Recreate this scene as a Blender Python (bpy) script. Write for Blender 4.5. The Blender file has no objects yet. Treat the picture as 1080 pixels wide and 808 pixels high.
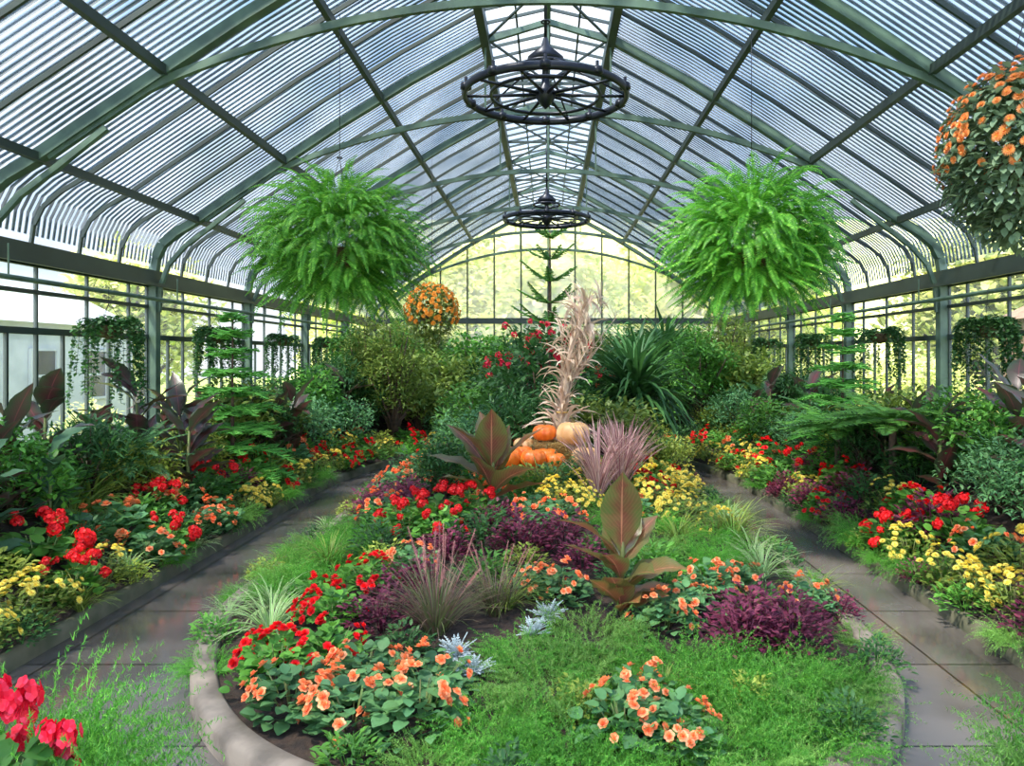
import bpy, math, random
from math import sin, cos, pi, sqrt
from mathutils import Vector, Matrix
R = random.Random(7)
U = R.uniform
COL = bpy.context.scene.collection
sc = bpy.context.scene
try:
    sc.view_settings.view_transform = 'Standard'
    sc.view_settings.look = 'None'
    sc.view_settings.exposure = 0.1
    sc.view_settings.gamma = 1.06
except Exception:
    pass

# ------------------------------------------------------------------ materials
def newmat(name):
    m = bpy.data.materials.new(name); m.use_nodes = True
    nt = m.node_tree; nt.nodes.clear()
    return m, nt, nt.nodes.new('ShaderNodeOutputMaterial')

def lin(c):
    return tuple(((v/255)/12.92 if v/255 <= .04045 else ((v/255+.055)/1.055)**2.4) for v in c)

def ramp(nt, cols):
    r = nt.nodes.new('ShaderNodeValToRGB'); e = r.color_ramp.elements
    while len(e) < len(cols): e.new(0.5)
    for i, c in enumerate(cols):
        e[i].position = i/(len(cols)-1) if len(cols) > 1 else 0
        e[i].color = (*lin(c), 1)
    return r

def leafmat(name, cols, tr=.3, rough=.5, stripe=None, veins=None, vf=.4, edge=None):
    m, nt, out = newmat(name); N = nt.nodes; L = nt.links
    g = N.new('ShaderNodeNewGeometry'); oi = N.new('ShaderNodeObjectInfo')
    if len(cols) == 1: cols = cols*2
    r = ramp(nt, cols); L.new(g.outputs['Random Per Island'], r.inputs[0])
    hs = N.new('ShaderNodeHueSaturation')
    mr = N.new('ShaderNodeMapRange'); mr.inputs[3].default_value = .78; mr.inputs[4].default_value = 1.28
    L.new(oi.outputs['Random'], mr.inputs[0]); L.new(mr.outputs[0], hs.inputs['Value'])
    L.new(r.outputs[0], hs.inputs['Color']); col = hs.outputs[0]
    if stripe or veins:
        uv = N.new('ShaderNodeUVMap'); sx = N.new('ShaderNodeSeparateXYZ'); L.new(uv.outputs[0], sx.inputs[0])
        a = N.new('ShaderNodeMath'); a.operation = 'SUBTRACT'; a.inputs[1].default_value = .5; L.new(sx.outputs[0], a.inputs[0])
        b = N.new('ShaderNodeMath'); b.operation = 'ABSOLUTE'; L.new(a.outputs[0], b.inputs[0])
        if edge:
            tc = N.new('ShaderNodeTexCoord'); no = N.new('ShaderNodeTexNoise'); no.inputs['Scale'].default_value = 7; no.inputs['Detail'].default_value = 5
            L.new(tc.outputs['Object'], no.inputs['Vector'])
            e1 = N.new('ShaderNodeMath'); e1.operation = 'MULTIPLY_ADD'; e1.inputs[1].default_value = .9; L.new(b.outputs[0], e1.inputs[0]); L.new(no.outputs[0], e1.inputs[2])
            e2 = N.new('ShaderNodeMapRange'); e2.inputs[1].default_value = .55; e2.inputs[2].default_value = .95; L.new(e1.outputs[0], e2.inputs[0])
            em = N.new('ShaderNodeMix'); em.data_type = 'RGBA'; em.inputs[7].default_value = (*lin(edge), 1)
            L.new(e2.outputs[0], em.inputs[0]); L.new(col, em.inputs[6]); col = em.outputs[2]
        mx = N.new('ShaderNodeMix'); mx.data_type = 'RGBA'
        L.new(col, mx.inputs[6])
        if stripe:
            c = N.new('ShaderNodeMath'); c.operation = 'GREATER_THAN'; c.inputs[1].default_value = .28; L.new(b.outputs[0], c.inputs[0])
            mx.inputs[7].default_value = (*lin(stripe), 1); L.new(c.outputs[0], mx.inputs[0])
        else:
            v1 = N.new('ShaderNodeMath'); v1.operation = 'MULTIPLY'; v1.inputs[1].default_value = 16; L.new(sx.outputs[1], v1.inputs[0])
            v2 = N.new('ShaderNodeMath'); v2.operation = 'MULTIPLY_ADD'; v2.inputs[1].default_value = -9; L.new(b.outputs[0], v2.inputs[0]); L.new(v1.outputs[0], v2.inputs[2])
            v3 = N.new('ShaderNodeMath'); v3.operation = 'MULTIPLY'; v3.inputs[1].default_value = 6.283; L.new(v2.outputs[0], v3.inputs[0])
            v4 = N.new('ShaderNodeMath'); v4.operation = 'SINE'; L.new(v3.outputs[0], v4.inputs[0])
            v5 = N.new('ShaderNodeMapRange'); v5.inputs[1].default_value = 0; v5.inputs[2].default_value = 1; v5.inputs[4].default_value = vf; L.new(v4.outputs[0], v5.inputs[0])
            m6 = N.new('ShaderNodeMath'); m6.operation = 'LESS_THAN'; m6.inputs[1].default_value = .022; L.new(b.outputs[0], m6.inputs[0])
            m8 = N.new('ShaderNodeMath'); m8.operation = 'MULTIPLY'; m8.inputs[1].default_value = .8; L.new(m6.outputs[0], m8.inputs[0])
            m7 = N.new('ShaderNodeMath'); m7.operation = 'MAXIMUM'; L.new(v5.outputs[0], m7.inputs[0]); L.new(m8.outputs[0], m7.inputs[1])
            mx.inputs[7].default_value = (*lin(veins), 1); L.new(m7.outputs[0], mx.inputs[0])
        col = mx.outputs[2]
    p = N.new('ShaderNodeBsdfPrincipled'); p.inputs['Roughness'].default_value = rough
    p.inputs['Specular IOR Level'].default_value = .6 if veins else .35
    t = N.new('ShaderNodeBsdfTranslucent'); ms = N.new('ShaderNodeMixShader'); ms.inputs[0].default_value = tr
    L.new(col, p.inputs['Base Color']); L.new(col, t.inputs[0])
    L.new(p.outputs[0], ms.inputs[1]); L.new(t.outputs[0], ms.inputs[2]); L.new(ms.outputs[0], out.inputs[0])
    return m

def solid(name, a, b=None, rough=.6, scale=6, metal=0., bump=.0, detail=6, stretch=None):
    m, nt, out = newmat(name); N = nt.nodes; L = nt.links
    b = b or a
    tc = N.new('ShaderNodeTexCoord'); n = N.new('ShaderNodeTexNoise'); n.inputs['Scale'].default_value = scale; n.inputs['Detail'].default_value = detail
    if stretch:
        mp = N.new('ShaderNodeMapping'); mp.inputs['Scale'].default_value = stretch; L.new(tc.outputs['Object'], mp.inputs[0]); L.new(mp.outputs[0], n.inputs['Vector'])
    else: L.new(tc.outputs['Object'], n.inputs['Vector'])
    r = ramp(nt, [a, b]); r.color_ramp.elements[0].position = .35; r.color_ramp.elements[1].position = .65
    L.new(n.outputs[0], r.inputs[0])
    p = N.new('ShaderNodeBsdfPrincipled'); p.inputs['Roughness'].default_value = rough; p.inputs['Metallic'].default_value = metal
    L.new(r.outputs[0], p.inputs['Base Color'])
    if bump:
        bp = N.new('ShaderNodeBump'); bp.inputs['Strength'].default_value = bump; bp.inputs['Distance'].default_value = .03
        L.new(n.outputs[0], bp.inputs['Height']); L.new(bp.outputs[0], p.inputs['Normal'])
    L.new(p.outputs[0], out.inputs[0])
    return m

def glassmat(name, tint=(.93, .97, 1), haze=(.04, .3), glos=.05, hcol=(.85, .92, 1), dif=False):
    m, nt, out = newmat(name); N = nt.nodes; L = nt.links
    tc = N.new('ShaderNodeTexCoord'); n = N.new('ShaderNodeTexNoise'); n.inputs['Scale'].default_value = .9; n.inputs['Detail'].default_value = 8
    L.new(tc.outputs['Object'], n.inputs['Vector'])
    mr = N.new('ShaderNodeMapRange'); mr.inputs[1].default_value = .35; mr.inputs[2].default_value = .7
    mr.inputs[3].default_value = haze[0]; mr.inputs[4].default_value = haze[1]; L.new(n.outputs[0], mr.inputs[0])
    t = N.new('ShaderNodeBsdfTransparent'); t.inputs[0].default_value = (*tint, 1)
    tl = N.new('ShaderNodeBsdfDiffuse' if dif else 'ShaderNodeBsdfTranslucent'); tl.inputs[0].default_value = (*hcol, 1)
    gl = N.new('ShaderNodeBsdfGlossy'); gl.inputs['Roughness'].default_value = .08
    m1 = N.new('ShaderNodeMixShader'); L.new(mr.outputs[0], m1.inputs[0]); L.new(t.outputs[0], m1.inputs[1]); L.new(tl.outputs[0], m1.inputs[2])
    m2 = N.new('ShaderNodeMixShader'); m2.inputs[0].default_value = glos; L.new(m1.outputs[0], m2.inputs[1]); L.new(gl.outputs[0], m2.inputs[2])
    L.new(m2.outputs[0], out.inputs[0])
    return m

def floormat():
    m, nt, out = newmat('wet_concrete_slabs'); N = nt.nodes; L = nt.links
    tc = N.new('ShaderNodeTexCoord')
    mp = N.new('ShaderNodeMapping'); mp.inputs['Location'].default_value = (.4, .3, 0); L.new(tc.outputs['Object'], mp.inputs[0])
    br = N.new('ShaderNodeTexBrick'); br.offset = 0.0; br.inputs['Scale'].default_value = 1
    br.inputs['Brick Width'].default_value = 1.6; br.inputs['Row Height'].default_value = 1.15; br.inputs['Mortar Size'].default_value = .01
    br.inputs['Color1'].default_value = (*lin((116, 110, 106)), 1); br.inputs['Color2'].default_value = (*lin((100, 95, 93)), 1)
    br.inputs['Mortar'].default_value = (*lin((42, 38, 36)), 1)
    L.new(mp.outputs[0], br.inputs['Vector'])
    n = N.new('ShaderNodeTexNoise'); n.inputs['Scale'].default_value = .7; n.inputs['Detail'].default_value = 5; n.inputs['Roughness'].default_value = .5
    L.new(tc.outputs['Object'], n.inputs['Vector'])
    r = ramp(nt, [(170, 166, 162), (240, 238, 236)]); r.color_ramp.elements[0].position = .4; r.color_ramp.elements[1].position = .62
    L.new(n.outputs[0], r.inputs[0])
    mx = N.new('ShaderNodeMix'); mx.data_type = 'RGBA'; mx.blend_type = 'MULTIPLY'; mx.inputs[0].default_value = 1
    L.new(br.outputs[0], mx.inputs[6]); L.new(r.outputs[0], mx.inputs[7])
    mr = N.new('ShaderNodeMapRange'); mr.inputs[1].default_value = .4; mr.inputs[2].default_value = .62; mr.inputs[3].default_value = .08; mr.inputs[4].default_value = .24
    L.new(n.outputs[0], mr.inputs[0])
    p = N.new('ShaderNodeBsdfPrincipled'); L.new(mx.outputs[2], p.inputs['Base Color']); L.new(mr.outputs[0], p.inputs['Roughness'])
    p.inputs['Specular IOR Level'].default_value = 1.
    L.new(p.outputs[0], out.inputs[0])
    return m

M = {}
M['green'] = leafmat('green_leaf', [(56, 104, 40), (100, 160, 56), (68, 124, 56)])
M['bluegreen'] = leafmat('bluish_green_leaf', [(64, 108, 66), (104, 154, 90), (78, 130, 86)])
M['greyg'] = leafmat('grey_green_leaf', [(92, 120, 92), (132, 158, 120), (108, 138, 110)])
M['dark'] = leafmat('dark_green_leaf', [(36, 72, 36), (68, 114, 54), (46, 88, 48)])
M['feather'] = leafmat('bright_feathery_green', [(56, 122, 40), (98, 170, 56), (76, 148, 48), (140, 208, 78)], .4)
M['feather2'] = leafmat('pale_feathery_green', [(90, 142, 62), (132, 182, 80), (108, 160, 70), (158, 204, 98)], .4)
M['fern'] = leafmat('fern_green', [(50, 120, 34), (98, 170, 50), (74, 146, 42), (136, 200, 70)], .4)
M['pine'] = leafmat('pine_green', [(62, 132, 48), (100, 172, 66), (80, 152, 56)], .3)
M['lime'] = leafmat('lime_green_leaf', [(130, 150, 50), (176, 190, 80), (96, 130, 44)], .35)
M['olive'] = leafmat('olive_green_leaf', [(84, 112, 44), (138, 158, 66), (66, 98, 42)], .3)
M['purple'] = leafmat('deep_purple_leaf', [(70, 28, 48), (122, 46, 74), (90, 36, 58), (146, 68, 88)], .3)
M['silver'] = leafmat('silver_grey_leaf', [(150, 166, 168), (190, 202, 204)], .15, .8)
M['spider'] = leafmat('variegated_strap_leaf', [(92, 144, 66), (124, 170, 84)], .3, stripe=(190, 206, 150))
M['canna'] = leafmat('bronze_canna_leaf', [(132, 72, 54), (108, 104, 58), (176, 108, 66), (116, 64, 52), (160, 94, 62), (98, 112, 58)], .4, .3, veins=(206, 136, 100), vf=.14, edge=(104, 116, 58))
M['canna_dark'] = leafmat('dark_bronze_leaf', [(84, 42, 48), (68, 56, 48), (100, 48, 48), (58, 62, 50)], .3, .35, veins=(130, 72, 72), vf=.12, edge=(54, 76, 50))
M['teal'] = leafmat('dark_blue_green_leaf', [(52, 86, 64), (80, 116, 78)], .2, .4)
M['cordy'] = leafmat('pink_striped_strap_leaf', [(180, 126, 130), (150, 94, 104), (200, 152, 148), (150, 118, 108)], .3, stripe=(212, 176, 164))
M['fgrass'] = leafmat('purple_grass_blade', [(96, 70, 72), (84, 104, 54), (120, 84, 84)], .3)
M['plume'] = leafmat('pinkish_grass_plume', [(176, 118, 116), (206, 150, 140)], .3)
M['orange'] = leafmat('peach_orange_petal', [(255, 130, 60), (255, 168, 104), (250, 112, 58), (255, 190, 140)], .35)
M['red'] = leafmat('scarlet_petal', [(226, 14, 20), (250, 32, 34), (200, 8, 26)], .3)
M['crimson'] = leafmat('crimson_petal', [(244, 24, 60), (220, 10, 42), (250, 60, 96)], .3)
M['yellow'] = leafmat('yellow_petal', [(246, 226, 84), (255, 240, 124), (238, 210, 66)], .35)
M['mumo'] = leafmat('orange_mum_petal', [(238, 140, 66), (250, 168, 98), (220, 116, 52)], .35)
M['mumg'] = leafmat('golden_mum_petal', [(236, 150, 44), (248, 176, 66), (214, 124, 38)], .35)
M['eye'] = solid('flower_eye', (210, 160, 40), (180, 120, 24))
M['stem'] = solid('green_stem', (88, 120, 50), (110, 100, 60))
M['bark'] = solid('brown_bark', (92, 72, 54), (60, 48, 38), .9, 14, bump=.5)
M['corn'] = leafmat('dry_corn_leaf', [(214, 188, 158), (236, 214, 190), (192, 162, 136), (222, 194, 178)], .3, .8)
M['straw'] = leafmat('straw', [(206, 174, 104), (184, 148, 78), (218, 194, 130)], .2, .8)
M['strawb'] = solid('packed_straw', (190, 160, 96), (130, 102, 54), .9, 10, bump=1., stretch=(.6, 5, 9))
M['pump'] = solid('pumpkin_orange', (236, 120, 30), (222, 96, 22), .4, 3)
M['pale'] = solid('pale_tan_pumpkin', (226, 182, 126), (206, 148, 90), .5, 3)
M['pstem'] = solid('pumpkin_stem', (120, 110, 60), (90, 80, 46), .8)
M['soil'] = solid('dark_soil', (62, 46, 36), (36, 27, 22), .95, 14, bump=1.)
M['kerb'] = solid('pale_concrete', (144, 130, 116), (98, 88, 78), .8, 5, bump=.3)
M['kerb2'] = solid('mossy_concrete', (96, 92, 72), (66, 70, 48), .85, 5, bump=.3)
M['floor'] = floormat()
M['frame'] = solid('green_painted_steel', (74, 98, 80), (48, 70, 58), .5, 4)
M['framed'] = solid('dark_green_steel', (40, 54, 48), (28, 40, 36), .5, 2)
M['lath'] = solid('weathered_lath', (88, 106, 120), (60, 78, 92), .7, 3)
M['iron'] = solid('black_iron', (30, 34, 44), (20, 22, 30), .35, 4, .6)
M['coir'] = solid('brown_coir', (90, 70, 46), (60, 46, 30), .95, 20, bump=.8)
M['glass'] = glassmat('roof_glass', (.9, .95, 1), haze=(.01, .2), hcol=(.8, .9, 1))
M['glassw'] = glassmat('window_glass', (.95, .98, .97), (.02, .08), .06)
M['glasse'] = glassmat('glow_tinted_window_glass', (.97, .98, .92), (.3, .52), .05, (1, .98, .76), True)  # pale yellow diffuse mixed into the end-wall panes imitates the gable's glow
M['masonry'] = solid('painted_masonry', (150, 156, 150), (124, 130, 126), .8, 3)
M['white'] = solid('white_rendered_wall', (188, 190, 188), (166, 170, 170), .8, 2)
M['brown'] = solid('brown_brick', (140, 110, 88), (112, 88, 70), .85, 4)
M['lawn'] = solid('lawn', (130, 150, 64), (156, 168, 80), .95, .6)
M['hill'] = solid('autumn_hillside', (226, 222, 146), (192, 200, 110), .95, .35)
M['autumn'] = leafmat('autumn_tree_leaf', [(224, 222, 132), (188, 200, 106), (238, 234, 168), (158, 178, 92)], .5)
M['terra'] = solid('stone_planter', (120, 112, 100), (96, 90, 80), .85, 5)

# ------------------------------------------------------------------ mesh building
class MB:
    def __init__(s): s.v = []; s.f = []; s.uv = []; s.mi = []
    def add(s, o, mat=None, mi=None):
        b = len(s.v)
        if mat is None: s.v += o.v
        else: s.v += [tuple(mat @ Vector(p)) for p in o.v]
        s.uv += o.uv; s.f += [tuple(i+b for i in f) for f in o.f]
        s.mi += (o.mi if mi is None else [mi]*len(o.f))
    def mesh(s, name, mats, smooth=True):
        me = bpy.data.meshes.new(name); me.from_pydata(s.v, [], s.f)
        for m in mats: me.materials.append(M[m])
        n = len(me.polygons)
        me.polygons.foreach_set('material_index', s.mi)
        me.polygons.foreach_set('use_smooth', [smooth]*n)
        ul = me.uv_layers.new(name='UVMap'); li = [0]*len(me.loops); me.loops.foreach_get('vertex_index', li)
        fl = []
        for i in li: fl += s.uv[i]
        ul.data.foreach_set('uv', fl); me.update()
        return me

LEAF = (.08, .7, 1, .72, .03); LEAF3 = (.15, .95, .75, .03); ROUND = (.35, 1., .95, .35)
STRAP = (.7, 1, 1, .85, .6, .03); STRAP3 = (.8, 1, .7, .03); PADDLE = (.1, .34, .68, .9, 1, 1, .92, .76, .54, .26, .02)

def blade(mb, p, az, el, L, W, prof=LEAF, droop=0., fold=None, roll=0., mi=0, wavy=0.):
    x, y, z = p; n = len(prof)-1; st = L/n; ca, sa = cos(az), sin(az); cr, sr = cos(roll), sin(roll)
    b = len(mb.v); k = 2 if fold is None else 3
    for i, pw in enumerate(prof):
        ce, se = cos(el), sin(el); nx, ny, nz = -se*ca, -se*sa, ce
        sx, sy, sz = -sa*cr+nx*sr, ca*cr+ny*sr, nz*sr
        w = pw*W*.5; t = i/n
        if fold is None:
            mb.v += [(x-sx*w, y-sy*w, z-sz*w), (x+sx*w, y+sy*w, z+sz*w)]; mb.uv += [(0, t), (1, t)]
        else:
            q = fold*w; q1 = q+wavy*w*sin(i*2.1+az); q2 = q+wavy*w*sin(i*1.7+2+az)
            mb.v += [(x-sx*w+nx*q1, y-sy*w+ny*q1, z-sz*w+nz*q1), (x, y, z), (x+sx*w+nx*q2, y+sy*w+ny*q2, z+sz*w+nz*q2)]
            mb.uv += [(0, t), (.5, t), (1, t)]
        x += ce*ca*st; y += ce*sa*st; z += se*st; el -= droop/n
        if i < n:
            c = b+i*k
            for j in range(k-1):
                mb.f.append((c+j, c+j+1, c+k+j+1, c+k+j)); mb.mi.append(mi)
    return (x, y, z)

def tube(mb, pts, rad, sides=5, mi=0, caps=True):
    pts = [Vector(p) for p in pts]; b = len(mb.v); n = len(pts)
    if not isinstance(rad, (list, tuple)): rad = [rad]*n
    for i, p in enumerate(pts):
        d = (pts[min(i+1, n-1)]-pts[max(i-1, 0)]).normalized()
        ref = Vector((0, 0, 1)) if abs(d.z) < .9 else Vector((1, 0, 0))
        s = d.cross(ref).normalized(); u = s.cross(d)
        for j in range(sides):
            a = 2*pi*j/sides; q = p+(s*cos(a)+u*sin(a))*rad[i]
            mb.v.append(tuple(q)); mb.uv.append((j/sides, i/max(1, n-1)))
    for i in range(n-1):
        for j in range(sides):
            a = b+i*sides+j; c = b+i*sides+(j+1) % sides
            mb.f.append((a, c, c+sides, a+sides)); mb.mi.append(mi)
    if caps:
        mb.f.append(tuple(range(b+sides-1, b-1, -1))); mb.mi.append(mi)
        mb.f.append(tuple(range(b+(n-1)*sides, b+n*sides))); mb.mi.append(mi)

def hexa(mb, vs, mi=0):
    b = len(mb.v); mb.v += [tuple(v) for v in vs]; mb.uv += [(0, 0)]*8
    for f in ((0, 3, 2, 1), (4, 5, 6, 7), (0, 1, 5, 4), (1, 2, 6, 5), (2, 3, 7, 6), (3, 0, 4, 7)):
        mb.f.append(tuple(b+i for i in f)); mb.mi.append(mi)

def box(mb, x0, x1, y0, y1, z0, z1, mi=0):
    hexa(mb, [(x0, y0, z0), (x1, y0, z0), (x1, y1, z0), (x0, y1, z0), (x0, y0, z1), (x1, y0, z1), (x1, y1, z1), (x0, y1, z1)], mi)

def beam(mb, p, q, w, h, mi=0):
    p = Vector(p); q = Vector(q); d = (q-p).normalized()
    ref = Vector((0, 0, 1)) if abs(d.z) < .95 else Vector((0, 1, 0))
    s = d.cross(ref).normalized()*w/2; u = s.normalized().cross(d)*h/2
    hexa(mb, [p-s-u, p+s-u, p+s+u, p-s+u, q-s-u, q+s-u, q+s+u, q-s+u], mi)

def torus(mb, c, R0, r, seg=48, sd=8, mi=0, flat=1.):
    b = len(mb.v)
    for i in range(seg):
        a = 2*pi*i/seg
        for j in range(sd):
            t = 2*pi*j/sd; rr = R0+r*cos(t)
            mb.v.append((c[0]+rr*cos(a), c[1]+rr*sin(a), c[2]+r*sin(t)*flat)); mb.uv.append((0, 0))
    for i in range(seg):
        for j in range(sd):
            mb.f.append((b+i*sd+j, b+((i+1) % seg)*sd+j, b+((i+1) % seg)*sd+(j+1) % sd, b+i*sd+(j+1) % sd)); mb.mi.append(mi)

def lathe(mb, prof, seg=24, mi=0, c=(0, 0, 0)):
    b = len(mb.v); n = len(prof)
    for i in range(seg):
        a = 2*pi*i/seg
        for r, z in prof:
            mb.v.append((c[0]+r*cos(a), c[1]+r*sin(a), c[2]+z)); mb.uv.append((0, 0))
    for i in range(seg):
        for j in range(n-1):
            i2 = (i+1) % seg
            mb.f.append((b+i*n+j, b+i2*n+j, b+i2*n+j+1, b+i*n+j+1)); mb.mi.append(mi)

def frond(mb, p, az, el, L, droop, npin, pl, pw, hang=.25, mi=0, rw=.006, tip=.15, fwd=.35):
    x, y, z = p; st = L/npin; ca, sa = cos(az), sin(az)
    pts = [(x, y, z)]
    for i in range(npin):
        ce, se = cos(el), sin(el)
        d = (ce*ca, ce*sa, se); s = (-sa, ca, 0); nn = (-se*ca, -se*sa, ce)
        t = i/npin; l = pl*(tip+(1-tip)*sin(pi*min(1, .12+.9*t)))*U(.85, 1.1)
        for sg in (-1, 1):
            h = hang+U(-.12, .12)
            q = [s[k]*sg+d[k]*fwd-nn[k]*h for k in range(3)]
            m = sqrt(q[0]**2+q[1]**2+q[2]**2); q = [c/m*l for c in q]
            b = len(mb.v); w = pw*.5
            mb.v += [(x, y, z), (x+q[0]*.4+d[0]*w, y+q[1]*.4+d[1]*w, z+q[2]*.4+d[2]*w), (x+q[0], y+q[1], z+q[2]),
                     (x+q[0]*.4-d[0]*w, y+q[1]*.4-d[1]*w, z+q[2]*.4-d[2]*w)]
            mb.uv += [(0, 0)]*4; mb.f.append((b, b+1, b+2, b+3)); mb.mi.append(mi)
        x += d[0]*st; y += d[1]*st; z += d[2]*st; el = max(-1.5, el-droop/npin); pts.append((x, y, z))
    tube(mb, pts[::3]+[pts[-1]], rw*.5, 3, mi, False)

def needles(mb, p, az, el, L, droop, n, nl, nw, mi=0):
    x, y, z = p; st = L/n; ca, sa = cos(az), sin(az)
    for i in range(n):
        ce, se = cos(el), sin(el); t = i/n
        x += ce*ca*st; y += ce*sa*st; z += se*st; el -= droop/n
        if t < .1: continue
        l = nl*(1.15-t*.6)*U(.7, 1.2)
        for k in range(3):
            q = (ce*ca*.3+U(-1, 1), ce*sa*.3+U(-1, 1), se*.3+U(-.8, 1))
            m = sqrt(q[0]**2+q[1]**2+q[2]**2)+1e-6
            a = U(0, 6.28); w = nw*.5; b = len(mb.v)
            mb.v += [(x+w*cos(a), y+w*sin(a), z), (x-w*cos(a), y-w*sin(a), z), (x+q[0]/m*l, y+q[1]/m*l, z+q[2]/m*l)]
            mb.uv += [(0, 0)]*3; mb.f.append((b, b+1, b+2)); mb.mi.append(mi)

# ------------------------------------------------------------------ blossoms (point +Z)
def bloom_rose(r=.036):
    b = MB()
    for k, (n, e, l) in enumerate(((6, .15, 1), (5, .75, .8), (4, 1.2, .55))):
        for i in range(n):
            blade(b, (0, 0, .002*k), 2*pi*i/n+k*.5, e, r*l, r*1.05*l, ROUND, -.4 if k else .1, .15)
    return b
def bloom_single(r=.03, n=5):
    b = MB()
    for i in range(n): blade(b, (0, 0, 0), 2*pi*i/n, .3, r, r*1.1, ROUND, .2)
    return b
def bloom_mum(r=.032, n=14):
    b = MB()
    for k in range(3):
        for i in range(n-2*k):
            blade(b, (0, 0, 0), 2*pi*i/(n-2*k)+k*.3, .1+.45*k, r*(1-.2*k), r*.34, (.5, 1, .3), .1)
    lathe(b, [(r*.16, 0), (r*.15, r*.3), (0.0005, r*.36)], 8, 1)
    return b
def bloom_umbel(r=.05, n=22, ps=.42, jit=.15):
    b = MB(); f = bloom_single(r*ps)
    for i in range(n):
        ph = math.acos(1-1.5*(i+.5)/n); th = i*2.399
        d = Vector((sin(ph)*cos(th)+U(-jit, jit), sin(ph)*sin(th)+U(-jit, jit), cos(ph)+U(-jit, jit)))
        b.add(f, Matrix.Translation(d*r*U(.55, 1.)) @ d.to_track_quat('Z', 'Y').to_matrix().to_4x4())
    return b

def orient(p, d, s=1.):
    return Matrix.Translation(p) @ Vector(d).to_track_quat('Z', 'Y').to_matrix().to_4x4() @ Matrix.Rotation(U(0, 6.28), 4, 'Z') @ Matrix.Scale(s, 4)

TPL = {}
def merged(bloom, spots, name, mats):
    mm = MB()
    for m in spots: mm.add(bloom, m)
    return mm.mesh(name, mats)
def template(kind, parts, bloom=None, mats=None, bpart='blossom', spots=None, extra=None):
    v = {'parts': parts, 'bloom': None}
    if bloom:
        v['bloom'] = bloom.mesh(kind+'_'+bpart, mats); v['spots'] = spots; v['bpart'] = bpart
        v['merged'] = merged(bloom, spots, kind+'_'+bpart+'s', mats)
        if extra: v['parts'] = parts+[('small_blossoms', merged(bloom, extra, kind+'_small_blossoms', mats))]
    TPL.setdefault(kind, []).append(v)

def mound(mb, n, Rr, H, L, W, prof=LEAF, tilt=(-.1, .9), droop=.5, fold=.2, base=.03, stems=8, smi=None, fill=.5):
    for i in range(n):
        th = U(0, 2*pi); ph = math.acos(U(0.0, 1)); q = U(fill, 1)*(1+.16*sin(3*th+n))
        r = Rr*sin(ph)*q; z = base+(H-base)*cos(ph)*q
        a = th+U(-.9, .9); k = U(.7, 1.15)
        blade(mb, (r*cos(th), r*sin(th), z), a, U(*tilt), L*k, W*k, prof, droop*U(.4, 1.4), fold, U(-.4, .4))
    for i in range(stems):
        th = U(0, 6.28); r = Rr*U(.2, .8)
        tube(mb, [(r*.2*cos(th), r*.2*sin(th), -.03), (r*.6*cos(th), r*.6*sin(th), H*.45), (r*cos(th), r*sin(th), H*.85)], [.006, .005, .003], 4, smi if smi is not None else 0)

def top_spots(n, Rr, H, lo=.35, s=(.75, 1.15), clump=0):
    out = []
    cs = [(U(0, 6.28), math.acos(U(lo, 1))) for _ in range(clump)] if clump else None
    for i in range(n):
        if cs: th, ph = cs[i % clump]; th += U(-.35, .35); ph = max(0, ph+U(-.22, .22))
        else: th = U(0, 6.28); ph = math.acos(U(lo, 1))
        q = U(.96, 1.16)
        p = (Rr*sin(ph)*cos(th)*q, Rr*sin(ph)*sin(th)*q, H*cos(ph)*q+.03)
        out.append(orient(p, (sin(ph)*cos(th)+U(-.4, .4), sin(ph)*sin(th)+U(-.4, .4)-.25, cos(ph)+.3), U(*s)))
    return out

for v in range(3):
    f = MB(); mound(f, 150, .26, .27, .09, .08, (.3, .9, 1, .7, .1), smi=1)
    template('beg_o', [('foliage', f.mesh('begonia_foliage', ['bluegreen', 'stem']))], bloom_rose(.034), ['orange'], spots=top_spots(26, .27, .3, .2, clump=10))
for v in range(2):
    f = MB(); mound(f, 140, .26, .27, .085, .075, (.3, .9, 1, .7, .1), smi=1)
    template('beg_r', [('foliage', f.mesh('red_begonia_foliage', ['green', 'stem']))], bloom_rose(.034), ['red'], spots=top_spots(34, .27, .3, .25, clump=8))
    f = MB(); mound(f, 140, .25, .28, .08, .08, (.5, 1, .95, .5), smi=1)
    template('ger_r', [('foliage', f.mesh('geranium_foliage', ['green', 'stem']))], bloom_umbel(.04), ['red'], bpart='flower_head', spots=top_spots(15, .25, .34, .3, (.6, 1.15), clump=7))
    f = MB(); mound(f, 240, .25, .25, .06, .03, LEAF3, smi=1)
    template('mum_y', [('foliage', f.mesh('chrysanthemum_foliage', ['olive', 'stem']))], bloom_mum(.027), ['yellow', 'eye'], spots=top_spots(52, .26, .28, .15, clump=12))
    f = MB(); mound(f, 420, .28, .31, .055, .03, LEAF3, smi=0)
    template('purple', [('foliage', f.mesh('purple_foliage', ['purple']))])
    f = MB(); mound(f, 380, .31, .35, .07, .033, LEAF3, smi=0)
    template('low_g', [('foliage', f.mesh('green_foliage', ['dark']))])
    f = MB(); mound(f, 260, .31, .33, .1, .04, LEAF3, smi=0)
    template('low_g', [('foliage', f.mesh('green_foliage', ['green']))])
    f = MB(); mound(f, 340, .28, .3, .06, .03, LEAF3, smi=0)
    template('low_l', [('foliage', f.mesh('lime_foliage', ['lime']))])
f = MB(); mound(f, 150, .25, .28, .085, .085, (.5, 1, .95, .5), smi=1)
template('ger_c', [('foliage', f.mesh('crimson_geranium_foliage', ['green', 'stem']))], bloom_umbel(.042, 18, .5, .35), ['crimson'], bpart='flower_head', spots=top_spots(30, .26, .35, .2, (.7, 1.1), clump=9))
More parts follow.
